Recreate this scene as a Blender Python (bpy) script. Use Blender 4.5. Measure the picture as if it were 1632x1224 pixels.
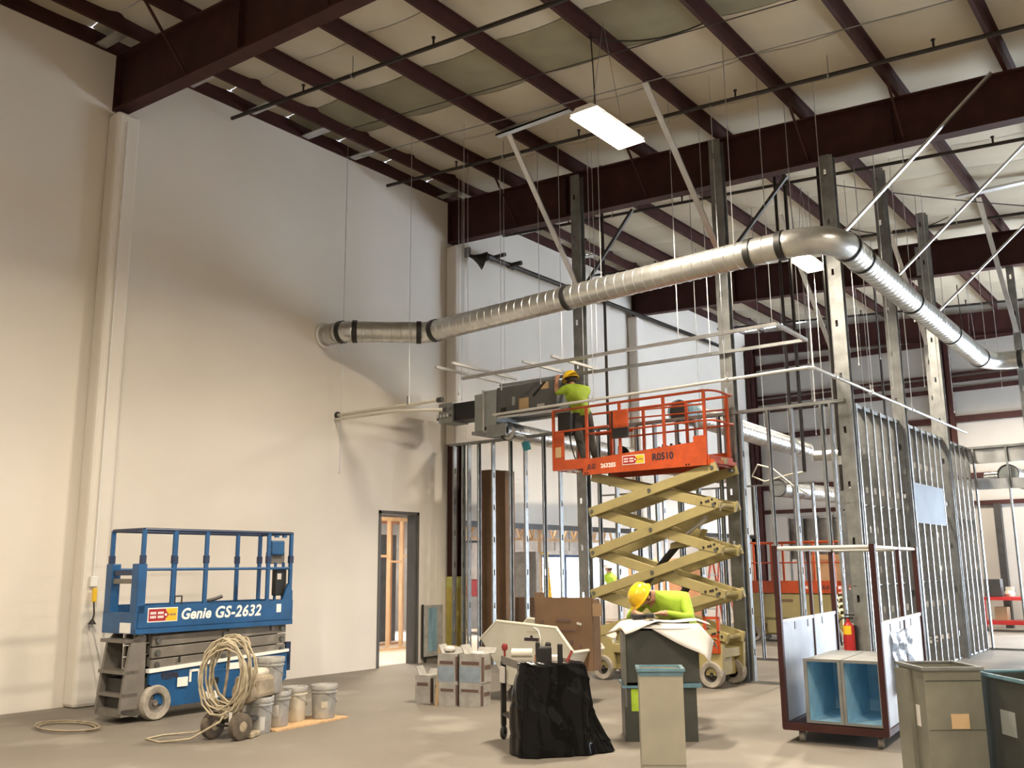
import bpy, bmesh, math, random
from mathutils import Vector, Matrix, Euler
random.seed(7)
for o in list(bpy.data.objects): bpy.data.objects.remove(o)
scene = bpy.context.scene
COL = scene.collection

# ---------------------------------------------------------------- camera
cam_d = bpy.data.cameras.new('camera'); cam = bpy.data.objects.new('camera', cam_d); COL.objects.link(cam)
cam_d.sensor_width = 36.0; cam_d.lens = 1488.58 / 1632 * 36; cam_d.clip_end = 300
YAW, PITCH, ROLL = 0.659128, 0.193994, -0.009555
_fw = Vector((-math.sin(YAW)*math.cos(PITCH), math.cos(YAW)*math.cos(PITCH), math.sin(PITCH)))
_r0 = Vector((math.cos(YAW), math.sin(YAW), 0)); _u0 = _r0.cross(_fw)
_r = math.cos(ROLL)*_r0 + math.sin(ROLL)*_u0; _u = -math.sin(ROLL)*_r0 + math.cos(ROLL)*_u0
cam.matrix_world = Matrix(((_r.x, _u.x, -_fw.x, 12.6906), (_r.y, _u.y, -_fw.y, 0.0), (_r.z, _u.z, -_fw.z, 1.7611), (0, 0, 0, 1)))
scene.camera = cam

# ---------------------------------------------------------------- world, exposure, lamp levels
world = bpy.data.worlds.new('sky'); scene.world = world; world.use_nodes = True
_bg = world.node_tree.nodes['Background']; _bg.inputs[0].default_value = (0.78, 0.88, 1.0, 1); _bg.inputs[1].default_value = 20.0
LAMP, LAMP_W, LAMP_SPREAD = 14.0, 345.0, 158     # diffuser luminance, watts and beam of each high-bay lamp
LAMP_COL = (1.0, 0.865, 0.68)
scene.view_settings.view_transform = 'Standard'; scene.view_settings.look = 'None'
scene.view_settings.exposure = 0.80; scene.view_settings.gamma = 1.0; scene.view_settings.use_curve_mapping = False
scene.cycles.use_denoising = True
scene.cycles.max_bounces = 10; scene.cycles.diffuse_bounces = 6; scene.cycles.glossy_bounces = 4
scene.cycles.sample_clamp_indirect = 8.0
scene.cycles.caustics_reflective = False; scene.cycles.caustics_refractive = False
# ---------------------------------------------------------------- helpers
def V(*a): return Vector(a)
class MB:
    """collects shapes, then links them as one mesh object"""
    def __init__(s): s.v = []; s.f = []; s.m = []; s.mi = 0
    def add(s, vs, fs):
        b = len(s.v); s.v += [tuple(v) for v in vs]; s.f += [tuple(b+i for i in f) for f in fs]; s.m += [s.mi]*len(fs); return s
    def box(s, x0, y0, z0, x1, y1, z1):
        x0, x1 = sorted((x0, x1)); y0, y1 = sorted((y0, y1)); z0, z1 = sorted((z0, z1))
        return s.add([(x0,y0,z0),(x1,y0,z0),(x1,y1,z0),(x0,y1,z0),(x0,y0,z1),(x1,y0,z1),(x1,y1,z1),(x0,y1,z1)],
                     [(3,2,1,0),(4,5,6,7),(0,1,5,4),(1,2,6,5),(2,3,7,6),(3,0,4,7)])
    def cbox(s, c, d, rz=0, rx=0, ry=0):
        R = Euler((rx, ry, rz)).to_matrix(); c = Vector(c); x, y, z = d[0]/2, d[1]/2, d[2]/2
        vs = [c + R @ Vector(q) for q in [(-x,-y,-z),(x,-y,-z),(x,y,-z),(-x,y,-z),(-x,-y,z),(x,-y,z),(x,y,z),(-x,y,z)]]
        return s.add(vs, [(3,2,1,0),(4,5,6,7),(0,1,5,4),(1,2,6,5),(2,3,7,6),(3,0,4,7)])
    def frame(s, p0, p1, up=(0,0,1)):
        p0, p1 = Vector(p0), Vector(p1); d = (p1-p0).normalized(); u = Vector(up)
        if abs(d.dot(u)) > .98: u = Vector((0,1,0))
        a = d.cross(u).normalized(); b = a.cross(d).normalized(); return p0, p1, a, b
    def bar(s, p0, p1, w, h, up=(0,0,1)):
        p0, p1, a, b = s.frame(p0, p1, up)
        vs = [p + a*i*w/2 + b*j*h/2 for p in (p0, p1) for i, j in ((-1,-1),(1,-1),(1,1),(-1,1))]
        return s.add(vs, [(0,1,2,3),(7,6,5,4),(0,4,5,1),(1,5,6,2),(2,6,7,3),(3,7,4,0)])
    def prof(s, p0, p1, poly, up=(0,0,1), cap=True):
        """sweep a 2-D polygon (a, b) from p0 to p1"""
        p0, p1, a, b = s.frame(p0, p1, up); n = len(poly)
        vs = [p + a*q[0] + b*q[1] for p in (p0, p1) for q in poly]
        fs = [(i, n+i, n+(i+1) % n, (i+1) % n) for i in range(n)]
        if cap: fs += [tuple(range(n)), tuple(range(2*n-1, n-1, -1))]
        return s.add(vs, fs)
    def prism(s, poly, axis, a, b):
        """extrude a polygon given in the two other axes along axis"""
        n = len(poly)
        def mk(q, t):
            return (t, q[0], q[1]) if axis == 0 else (q[0], t, q[1]) if axis == 1 else (q[0], q[1], t)
        vs = [mk(q, a) for q in poly] + [mk(q, b) for q in poly]
        fs = [(i, n+i, n+(i+1) % n, (i+1) % n) for i in range(n)] + [tuple(range(n)), tuple(range(2*n-1, n-1, -1))]
        return s.add(vs, fs)
    def cyl(s, p0, p1, r, r1=None, n=12, cap=True):
        r1 = r if r1 is None else r1
        p0, p1, a, b = s.frame(p0, p1)
        vs = []
        for p, q in ((p0, r), (p1, r1)):
            for i in range(n):
                t = 2*math.pi*i/n; vs.append(p + a*math.cos(t)*q + b*math.sin(t)*q)
        fs = [(i, (i+1) % n, n+(i+1) % n, n+i) for i in range(n)]
        if cap: fs += [tuple(range(n-1, -1, -1)), tuple(range(n, 2*n))]
        return s.add(vs, fs)
    def tube(s, pts, r, n=8, closed=False, cap=True):
        pts = [Vector(p) for p in pts]; N = len(pts); rr = r if isinstance(r, (list, tuple)) else [r]*N
        b0 = None; vs = []
        for k, p in enumerate(pts):
            if closed: d = pts[(k+1) % N] - pts[k-1]
            else: d = pts[min(k+1, N-1)] - pts[max(k-1, 0)]
            d.normalize()
            if b0 is None:
                u = Vector((0,0,1)) if abs(d.z) < .9 else Vector((0,1,0)); a = d.cross(u).normalized(); b0 = a.cross(d).normalized()
            else:
                a = d.cross(b0).normalized(); b0 = a.cross(d).normalized()
            for i in range(n):
                t = 2*math.pi*i/n; vs.append(p + a*math.cos(t)*rr[k] + b0*math.sin(t)*rr[k])
        fs = []
        for k in range(N if closed else N-1):
            k2 = (k+1) % N
            for i in range(n): fs.append((k*n+i, k*n+(i+1) % n, k2*n+(i+1) % n, k2*n+i))
        if cap and not closed: fs += [tuple(range(n-1, -1, -1)), tuple(range((N-1)*n, N*n))]
        return s.add(vs, fs)
    def lathe(s, prof, c=(0,0,0), n=16, axis=None):
        """profile of (radius, height); closed rings around z, or around axis"""
        c = Vector(c); ax = Vector(axis or (0,0,1)).normalized()
        _, _, a, b = s.frame(c, c+ax, (0,1,0) if abs(ax.y) < .9 else (0,0,1)); vs = []
        for r, h in prof:
            for i in range(n):
                t = 2*math.pi*i/n; vs.append(c + ax*h + a*math.cos(t)*r + b*math.sin(t)*r)
        fs = [(k*n+i, k*n+(i+1) % n, (k+1)*n+(i+1) % n, (k+1)*n+i) for k in range(len(prof)-1) for i in range(n)]
        return s.add(vs, fs)
    def grid(s, rows):
        """surface through rows of points"""
        n = len(rows[0]); vs = [p for r in rows for p in r]
        return s.add(vs, [(k*n+i, k*n+i+1, (k+1)*n+i+1, (k+1)*n+i) for k in range(len(rows)-1) for i in range(n-1)])
    def mesh(s, name):
        me = bpy.data.meshes.new(name); me.from_pydata(s.v, [], s.f); me.update()
        bm = bmesh.new(); bm.from_mesh(me); bmesh.ops.recalc_face_normals(bm, faces=bm.faces); bm.to_mesh(me); bm.free()
        for p, i in zip(me.polygons, s.m): p.material_index = i
        return me
    def build(s, name, mat, parent=None, smooth=False, bevel=0, loc=None, rot=None, solid=0, recenter=True):
        me = s.mesh(name)
        for m in (mat if isinstance(mat, (list, tuple)) else [mat]): me.materials.append(MAT[m])
        return place(me, name, parent, loc, rot, smooth, bevel, solid, recenter)
def place(me, name, parent=None, loc=None, rot=None, smooth=False, bevel=0, solid=0, recenter=True):
    o = bpy.data.objects.new(name, me); COL.objects.link(o)
    if parent: o.parent = parent
    if loc is not None: o.location = loc
    elif recenter and len(me.vertices):
        xs = [v.co for v in me.vertices]
        c = Vector(((min(v.x for v in xs)+max(v.x for v in xs))/2, (min(v.y for v in xs)+max(v.y for v in xs))/2, min(v.z for v in xs)))
        me.transform(Matrix.Translation(-c)); o.location = c
    if rot is not None: o.rotation_euler = rot
    if smooth:
        me.polygons.foreach_set('use_smooth', [True]*len(me.polygons))
        if smooth == 'auto':
            try: me.set_sharp_from_angle(angle=math.radians(38))
            except Exception: pass
    if solid:
        m = o.modifiers.new('solidify', 'SOLIDIFY'); m.thickness = solid; m.offset = 0
    if bevel:
        m = o.modifiers.new('bevel', 'BEVEL'); m.width = bevel; m.segments = 2; m.limit_method = 'ANGLE'
    return o
def tag(o, label, cat, group=None, kind=None):
    o['label'] = label; o['category'] = cat
    if group: o['group'] = group
    if kind: o['kind'] = kind
    return o
def thing(name, label, cat, loc=(0,0,0), rotz=0, group=None):
    o = bpy.data.objects.new(name, None); COL.objects.link(o); o.empty_display_size = .1
    o.location = loc; o.rotation_euler = (0, 0, rotz); return tag(o, label, cat, group)
def struct(o): o['kind'] = 'structure'; return o
def dup(root, loc, rotz, label, group=None):
    r = root.copy(); COL.objects.link(r); r.location = loc; r.rotation_euler = (0, 0, rotz); r['label'] = label
    if group: r['group'] = group
    for ch in list(root.children):
        c = ch.copy(); COL.objects.link(c); c.parent = r
        for g in ch.children:
            d = g.copy(); COL.objects.link(d); d.parent = c
    return r
_tc = {}
def text_mesh(txt, size, shear=0, bold=0, ext=.001, spacing=1.0):
    k = (txt, size, shear, bold)
    if k in _tc: return _tc[k]
    cu = bpy.data.curves.new('lettering', 'FONT'); cu.body = txt; cu.size = size; cu.shear = shear; cu.offset = bold; cu.extrude = ext
    cu.align_x = 'CENTER'; cu.align_y = 'CENTER'; cu.space_character = spacing; cu.resolution_u = 3
    o = bpy.data.objects.new('lettering', cu); COL.objects.link(o)
    dg = bpy.context.evaluated_depsgraph_get(); me = bpy.data.meshes.new_from_object(o.evaluated_get(dg))
    bpy.data.objects.remove(o); _tc[k] = me; return me
def text(txt, size, mat, parent, loc, rot, shear=0, bold=0, spacing=1.0):
    me = text_mesh(txt, size, shear, bold, spacing=spacing).copy(); me.materials.clear(); me.materials.append(MAT[mat])
    o = bpy.data.objects.new('lettering', me); COL.objects.link(o); o.parent = parent; o.location = loc; o.rotation_euler = rot; return o

# ---------------------------------------------------------------- procedural materials
MAT = {}
def mat(name, col, rough=.6, metal=0, var=.08, scale=4, bump=0, bscale=40, spec=.5, stretch=None, col2=None, detail=4, alpha=1, trans=0, wear=None, contrast=(.35,.65), coat=0):
    m = bpy.data.materials.new(name); m.use_nodes = True; nt = m.node_tree; N = nt.nodes; L = nt.links; b = N['Principled BSDF']
    tc = N.new('ShaderNodeTexCoord'); mp = N.new('ShaderNodeMapping'); L.new(tc.outputs['Object'], mp.inputs[0])
    if stretch: mp.inputs['Scale'].default_value = stretch
    nz = N.new('ShaderNodeTexNoise'); nz.inputs['Scale'].default_value = scale; nz.inputs['Detail'].default_value = detail; L.new(mp.outputs[0], nz.inputs[0])
    cr = N.new('ShaderNodeValToRGB'); L.new(nz.outputs[0], cr.inputs[0])
    c2 = col2 or tuple(min(1, c*(1-var*1.6)) for c in col); c1 = col if col2 else tuple(min(1, c*(1+var)) for c in col)
    cr.color_ramp.elements[0].color = (*c2, 1); cr.color_ramp.elements[1].color = (*c1, 1)
    cr.color_ramp.elements[0].position = contrast[0]; cr.color_ramp.elements[1].position = contrast[1]
    out = cr.outputs[0]
    if wear:
        wn = N.new('ShaderNodeTexNoise'); wn.inputs['Scale'].default_value = wear[1]; wn.inputs['Detail'].default_value = 8; L.new(tc.outputs['Object'], wn.inputs[0])
        wr = N.new('ShaderNodeValToRGB'); wr.color_ramp.elements[0].position = wear[2]; wr.color_ramp.elements[1].position = wear[2]+.12; L.new(wn.outputs[0], wr.inputs[0])
        mx = N.new('ShaderNodeMixRGB'); mx.inputs[2].default_value = (*wear[0], 1); L.new(out, mx.inputs[1]); L.new(wr.outputs[0], mx.inputs[0]); out = mx.outputs[0]
    L.new(out, b.inputs['Base Color'])
    b.inputs['Roughness'].default_value = rough; b.inputs['Metallic'].default_value = metal
    b.inputs['Specular IOR Level'].default_value = spec
    if alpha < 1: b.inputs['Alpha'].default_value = alpha
    if trans: b.inputs['Transmission Weight'].default_value = trans
    if coat: b.inputs['Coat Weight'].default_value = coat
    if bump:
        bn = N.new('ShaderNodeTexNoise'); bn.inputs['Scale'].default_value = bscale; bn.inputs['Detail'].default_value = 4; L.new(mp.outputs[0], bn.inputs[0])
        bp = N.new('ShaderNodeBump'); bp.inputs['Strength'].default_value = bump; bp.inputs['Distance'].default_value = .02; L.new(bn.outputs[0], bp.inputs['Height']); L.new(bp.outputs[0], b.inputs['Normal'])
    MAT[name] = m; return m
def emit(name, col, st):
    m = bpy.data.materials.new(name); m.use_nodes = True; b = m.node_tree.nodes['Principled BSDF']
    b.inputs['Base Color'].default_value = (.9,.9,.9,1); b.inputs['Emission Color'].default_value = (*col, 1); b.inputs['Emission Strength'].default_value = st; MAT[name] = m
def galv(name, col=(.50,.52,.53), rough=.38, scale=28, var=.25):
    m = mat(name, col, rough, .9, var*.45, 5, 0)
    nt = m.node_tree; N = nt.nodes; L = nt.links; b = N['Principled BSDF']
    vo = N.new('ShaderNodeTexVoronoi'); vo.inputs['Scale'].default_value = scale*1.6; tc = N.new('ShaderNodeTexCoord'); L.new(tc.outputs['Object'], vo.inputs[0])
    mr = N.new('ShaderNodeMapRange'); mr.inputs['To Min'].default_value = rough-.03; mr.inputs['To Max'].default_value = rough+.05; L.new(vo.outputs['Color'], mr.inputs[0]); L.new(mr.outputs[0], b.inputs['Roughness'])
mat('wall_paint', (.74,.70,.64), .75, var=.02, scale=.6, bump=.05, bscale=60)
mat('wall_liner', (.42,.405,.385), .6, var=.04, scale=.7)
mat('concrete', (.205,.182,.155), .62, var=.10, scale=.55, bump=.08, bscale=25, detail=9, col2=(.160,.140,.117), contrast=(.30,.68), wear=((.255,.231,.20), .9, .56))
mat('annex_floor', (.62,.52,.42), .6, var=.1, scale=.8)
mat('roof_vinyl', (.56,.51,.40), .85, var=.06, scale=.8, bump=.25, bscale=2.2)
mat('roof_olive', (.27,.25,.165), .85, var=.12, scale=1.2, bump=.25, bscale=2.2)
mat('red_steel', (.044,.013,.0115), .65, var=.15, scale=3, spec=.3, wear=((.075,.03,.027), 3, .66))
mat('black_pipe', (.03,.025,.022), .5, .3, var=.2, scale=6)
galv('galv', (.31,.32,.32), .46); galv('galv_duct', (.56,.57,.56), .30, 18, .18); galv('galv_bright', (.66,.67,.68), .33, 30, .12); galv('galv_dark', (.20,.205,.195), .42, 20, .2)
mat('sheet_green', (.27,.265,.22), .42, .55, .10, 3); mat('sheet_tan', (.36,.34,.275), .5, .35, .06, 3); mat('sheet_dark', (.07,.075,.068), .4, .5, .12, 3)
mat('white_strut', (.50,.50,.48), .45, .2, .05, 6)
mat('white_plastic', (.62,.60,.52), .42, var=.05, scale=3); mat('white', (.8,.8,.78), .5, var=.03, scale=5); mat('paper', (.56,.54,.52), .8, var=.04, scale=6)
mat('orange', (.46,.072,.018), .42, var=.12, scale=5, wear=((.42,.06,.02), 5, .66)); mat('orange_dark', (.30,.04,.018), .5, var=.12, scale=5)
mat('cream', (.37,.31,.14), .45, var=.06, scale=3, wear=((.31,.255,.11), 4, .64))
mat('blue', (.012,.085,.235), .38, var=.12, scale=4, wear=((.05,.12,.22), 6, .68)); mat('blue_dark', (.012,.03,.085), .4, var=.12, scale=4)
mat('grey_steel', (.19,.175,.155), .5, .2, .10, 4, wear=((.25,.235,.21), 4, .6)); mat('dark_steel', (.045,.042,.04), .5, .3, .15, 5)
mat('black', (.012,.012,.012), .5, var=.1); mat('black_rubber', (.025,.024,.022), .8, var=.1); mat('dusty_tyre', (.33,.30,.26), .85, var=.15, scale=8, wear=((.42,.38,.33), 9, .55))
mat('dirty_rubber', (.10,.08,.06), .85, var=.25, scale=10)
mat('bag', (.004,.004,.0045), .12, var=.1, bump=.25, bscale=11, stretch=(1,1,.30), spec=.20)
mat('cardboard', (.30,.195,.11), .8, var=.07, scale=3); mat('cardboard_dark', (.17,.10,.055), .8, var=.08, scale=3); mat('cardboard_light', (.52,.36,.20), .8, var=.06, scale=3)
mat('wood', (.52,.34,.18), .7, var=.12, scale=3, stretch=(8,8,.6)); mat('wood_red', (.42,.21,.11), .7, var=.1, scale=3)
mat('hivis', (.34,.50,.035), .75, var=.10, scale=7, bump=.3, bscale=16); mat('pants', (.055,.055,.05), .85, var=.2, scale=9, bump=.25, bscale=20); mat('jeans', (.42,.36,.29), .85, var=.15, scale=9)
mat('skin', (.52,.27,.17), .55, var=.06, scale=9); mat('hair', (.03,.02,.015), .7, var=.2, scale=30); mat('helmet_yellow', (.80,.52,.02), .3, var=.04); mat('helmet_white', (.78,.78,.76), .35, var=.03); mat('glove', (.03,.03,.03), .7, var=.2, scale=12)
mat('blue_film', (.15,.29,.37), .2, var=.15, scale=5, bump=.4, bscale=9, alpha=.75); mat('blue_lining', (.46,.74,.93), .4, 0, var=.10, scale=4)
mat('red', (.42,.02,.02), .4, var=.1); mat('dark_red', (.24,.02,.02), .45, var=.1); mat('yellow', (.78,.50,.02), .5, var=.06); mat('yellow_foam', (.62,.52,.13), .8, var=.08, scale=6); mat('lime_foam', (.60,.62,.20), .8, var=.06)
mat('bucket', (.35,.35,.34), .5, var=.15, scale=6, wear=((.48,.47,.44), 7, .55)); mat('bucket_white', (.56,.52,.43), .5, var=.12, scale=6)
mat('hose', (.44,.38,.27), .6, var=.15, scale=12); mat('dusty_machine', (.33,.27,.19), .75, var=.2, scale=9)
mat('ahu_grey', (.115,.12,.12), .5, .25, .06, 3); mat('ahu_light', (.36,.39,.39), .42, .5, .06, 3)
mat('teal_tape', (.02,.20,.24), .4, var=.1); mat('door_frame', (.085,.08,.075), .5, var=.06); mat('block_grey', (.36,.345,.33), .8, var=.12, scale=2); mat('brass', (.55,.40,.25), .35, .8, .1)
mat('carton_white', (.36,.35,.33), .7, var=.12, scale=7); mat('carton_blue', (.27,.33,.41), .7, var=.15, scale=5); mat('carton_brown', (.13,.08,.07), .7, var=.1)
mat('panel_blue', (.22,.36,.44), .5, var=.2, scale=2, stretch=(1,3,.5)); mat('sign_red', (.35,.015,.02), .5, var=.03); mat('sign_yellow', (.80,.48,.02), .5, var=.03); mat('print_dark', (.03,.02,.03), .6, var=.02); mat('print_white', (.85,.85,.83), .5, var=.02)
mat('clear_plastic', (.16,.21,.32), .15, var=.25, scale=3, bump=.6, bscale=7, alpha=.85); mat('poly_sheet', (.30,.335,.38), .8, var=.05, scale=2, spec=.2)
mat('sheet_zinc', (.33,.34,.36), .62, .6, .12, 2)
emit('lamp', LAMP_COL, LAMP)
m_ = bpy.data.materials.new('glass'); m_.use_nodes = True; b_ = m_.node_tree.nodes['Principled BSDF']; b_.inputs['Roughness'].default_value = .02; b_.inputs['Alpha'].default_value = .12; b_.inputs['Base Color'].default_value = (.8,.9,.95,1); MAT['glass'] = m_
ORD = ['first','second','third','fourth','fifth','sixth','seventh','eighth','ninth','tenth','eleventh','twelfth','thirteenth','fourteenth','fifteenth','sixteenth','seventeenth','eighteenth','nineteenth','twentieth']
# ---------------------------------------------------------------- building shell
def zr(x): return 9.50 - .07*x                      # underside of the purlins, top of the rafters
XR, YN, YE = 17.0, -11.0, 29.45                     # far right wall, wall behind the camera, end wall
f = MB(); f.box(-7.2, YN, -.2, XR, 36, 0); struct(f.build('floor', 'concrete'))
w = MB()
w.box(-.2, YN, 0, 0, 12.35, 9.47); w.box(-.2, 12.35, 2.78, 0, 13.33, 9.47); w.box(-.2, 13.33, 0, 0, 14.36, 9.47); w.box(-.2, 14.36, 2.70, 0, YE, 9.47)
wl = struct(w.build('wall_left', 'wall_paint'))
def wchild(parent, mb, name, mat_, **k):
    """part given in world coordinates under a parent that sits at parent.location"""
    o = mb.build(name, mat_, **k); o.parent = parent; o.matrix_parent_inverse = Matrix.Identity(4); o.location = o.location - parent.location; return o
# pilasters: boxed-in steel columns
for y0, y1, zb in ((6.56, 6.92, 0), (14.12, 14.50, 4.22), (21.55, 21.95, 2.75)):
    b = MB(); b.box(0, y0, zb, .30, y1, 8.47); wchild(wl, b, 'column_cover', 'wall_paint', bevel=.05)
b = MB(); b.box(-.2, YN, 9.47, .03, YE, 9.57); b.box(-.2, YN, 9.57, .0, YE, 9.74); wchild(wl, b, 'eave_strut', 'red_steel')
for y in (4.7, 6.25, 7.75, 8.95, 10.15, 11.3, 13.8, 16.6, 19.0):
    b = MB(); b.prism([(.0,9.49),(.70,9.455),(.70,9.475),(.0,9.51)], 1, y, y+.17); b.prism([(.0,9.49),(.70,9.455),(.70,9.53),(.0,9.57)], 1, y+.165, y+.175); wchild(wl, b, 'strap_angle', 'galv_bright')
b = MB(); b.box(-.02, 14.36, 2.60, .03, YE, 2.72); wchild(wl, b, 'opening_header', 'dark_steel')
# end wall with girts and columns
w = MB(); w.box(-7.2, YE, 0, 8.9, YE+.2, 9.6); w.box(8.9, YE, 4.1, 16.5, YE+.2, 9.6); w.box(16.5, YE, 0, XR, YE+.2, 9.6)
we = struct(w.build('wall_back', 'wall_liner'))
for z, h in ((8.26,.16),(7.25,.06),(7.07,.15),(6.78,.12),(5.90,.18),(4.23,.16),(3.45,.12)):
    b = MB(); b.box(.25, YE-.09, z-h/2, XR if z > 4.15 else 8.88, YE-.001, z+h/2); wchild(we, b, 'girt', 'red_steel')
for x in (.2, 6.25):
    b = MB(); b.box(x-.13, YE-.30, 0, x+.13, YE-.27, 9.0); b.box(x-.13, YE-.10, 0, x+.13, YE-.07, 9.0); b.box(x-.015, YE-.30, 0, x+.015, YE-.07, 9.0); wchild(we, b, 'column', 'red_steel')
b = MB(); b.box(7.15, YE-.25, 0, 7.33, YE-.03, 3.40); wchild(we, b, 'column', 'dark_steel')
b = MB(); b.prism([(0,8.75),(16.9,7.66),(16.9,zr(16.9)),(0,zr(0))], 1, YE-.10, YE-.06); b.prism([(0,8.72),(16.9,7.63),(16.9,7.67),(0,8.76)], 1, YE-.18, YE); wchild(we, b, 'end_rafter', 'red_steel')
w = MB()
w.box(XR, YN, 0, XR+.2, 22.5, 9.6); w.box(XR, 22.5, 4.0, XR+.2, 28.5, 9.6); w.box(XR, 28.5, 0, XR+.2, YE, 9.6); struct(w.build('wall_right', 'wall_liner'))
w = MB(); w.box(-.2, YN-.2, 0, XR, YN, 9.6); struct(w.build('wall_front', 'wall_liner'))
# ceiling: deck slab and draped vinyl insulation sheets between seams
c = MB(); c.prism([(-.3, zr(-.3)+.30), (XR+.2, zr(XR+.2)+.30), (XR+.2, zr(XR+.2)+.40), (-.3, zr(-.3)+.40)], 1, YN-.2, YE+.2)
ce = struct(c.build('ceiling', 'white'))
W_ = 1.22; k = 0; y = 2.53
pan = {}
while y < YE-.1:
    y1 = min(y+W_, YE)
    olive = 9.7 < y+.6 < 10.9
    key = (olive, round(y1-y, 3))
    if key not in pan:
        m_ = MB(); rows = []; d = y1-y-.015
        for xx in [i*XR/85 for i in range(86)]:
            rows.append([(xx, d*j/8, -.07*xx - .03*math.sin(math.pi*j/8)**.7 - .06*abs(math.sin(math.pi*(xx-.30)/1.5))**.8) for j in range(9)])
        m_.grid(rows); me = m_.mesh('insulation_sheet'); me.materials.append(MAT['roof_olive' if olive else 'roof_vinyl']); pan[key] = me
    o = place(pan[key], 'insulation_sheet', None, V(0, y+.007, zr(0)+.285), smooth=True); o.parent = ce; o.location = o.location - ce.location
    y = y1
c = MB(); c.prism([(0, zr(0)+.24), (XR, zr(XR)+.24), (XR, zr(XR)+.27), (0, zr(0)+.27)], 1, YN, 2.53); wchild(ce, c, 'insulation_sheet', 'roof_vinyl')

# ---------------------------------------------------------------- roof steel
def rafter(y, label):
    t = thing('steel_rafter', label, 'beam', (0, y, 8.4))
    zb = lambda x: 8.60 - .055*x
    b = MB(); b.prism([(0, zb(0)-8.4), (16.8, zb(16.8)-8.4), (16.8, zr(16.8)-8.41), (0, zr(0)-8.41)], 1, -.012, .012); b.build('web', 'red_steel', t)
    for (z0, z1) in ((lambda x: zb(x)-8.4-.02, lambda x: zb(x)-8.4+.012), (lambda x: zr(x)-8.4-.03, lambda x: zr(x)-8.4)):
        b = MB(); b.prism([(0, z0(0)), (16.8, z0(16.8)), (16.8, z1(16.8)), (0, z1(0))], 1, -.11, .11); b.build('flange', 'red_steel', t)
    b = MB(); b.box(0, -.12, .16, .03, .12, 1.06); b.build('end_plate', 'red_steel', t)
    for x in (3.05, 6.1, 9.15):
        b = MB(); b.box(x-.006, -.10, zb(x)-8.4+.01, x+.006, .10, zr(x)-8.43); b.build('stiffener', 'red_steel', t)
    return t
rafter(6.73, 'deep dark red rafter at top left, nearest the camera')
rafter(14.30, 'deep dark red rafter above the tall studs, second from the camera')
rafter(21.95, 'deep dark red rafter behind the bent round duct, third from the camera')
for k in range(9):
    x = .72 if k == 0 else .30 + 1.5*k
    b = MB(); z = zr(x)
    b.prism([(x-.055, z), (x, z), (x+.004, z), (x+.004, z+.225), (x+.06, z+.225), (x+.06, z+.232), (x-.004, z+.232), (x-.004, z+.008), (x-.055, z+.008)], 1, 2.5, YE-.1)
    tag(b.build('roof_purlin', 'red_steel'), 'dark red roof purlin running lengthwise, %s out from the white left wall' % ORD[k], 'beam', 'roof purlins')
# flange braces between purlin and rafter
n = 0
for y in (6.73, 14.30):
    for x in (1.8, 4.8, 7.8, 9.3):
        b = MB(); b.bar((x, y-.75, zr(x)+.02), (x, y-.03, 8.66-.055*x), .032, .032)
        tag(b.build('flange_brace', 'red_steel'), 'short dark red brace from the %s purlin down to the %s rafter' % (ORD[round((x-.3)/1.5)], 'nearest' if y < 10 else 'second'), 'brace', 'rafter flange braces'); n += 1
# sprinkler branch pipes with upright heads
for k, y in enumerate((8.62, 12.25, 15.95, 19.75, 23.4, 27.0)):
    t = thing('sprinkler_pipe', 'black sprinkler pipe crossing under the roof purlins, %s from the camera' % ORD[k], 'pipe', (0, y, 9.15), 0, 'sprinkler branch pipes')
    b = MB(); b.cyl((.12, 0, .05), (14.5, .35, -.93), .032, n=8); b.build('pipe', 'black_pipe', t, smooth='auto')
    for x in (1.9, 4.6, 7.4, 10.2):
        b = MB(); zz = .05-.068*x; yy = .35*x/14.5; b.cyl((x, yy, zz), (x, yy, zz+.13), .016, n=6); b.cyl((x, yy, zz+.13), (x, yy, zz+.15), .03, n=6); b.build('sprinkler_head', 'black_pipe', t)
    for x in (3.0, 8.8):
        b = MB(); zz = .05-.068*x; yy = .35*x/14.5; b.tube([(x, yy, zz+.32), (x, yy, zz+.05)], .006, 5); b.lathe([(.034,-.012),(.042,-.012),(.042,.012),(.034,.012)], (x, yy, zz), 8, (1,0,0)); b.build('hanger', 'galv', t)
t = thing('sprinkler_main', 'black sprinkler main with tee stubs along the upper left wall', 'pipe', (.5, 14.8, 8.35))
b = MB(); b.tube([(0,0,0),(0,12.0,.1)], .055, 10); b.build('pipe', 'black_pipe', t, smooth='auto')
b = MB(); b.tube([(0,.9,-.0),(.32,.9,0)], .05, 10); b.build('tee_stub', 'black_pipe', t, smooth='auto'); b = MB(); b.tube([(-.3,.35,.05),(.3,.35,.05)], .045, 8); b.build('tee_stub', 'black_pipe', t, smooth='auto')
b = MB(); b.cyl((0,.1,0),(0,.3,0),.075, n=10); b.cyl((0,.85,0),(0,1.05,0),.07, n=10); b.build('coupling', 'black_pipe', t)
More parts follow.
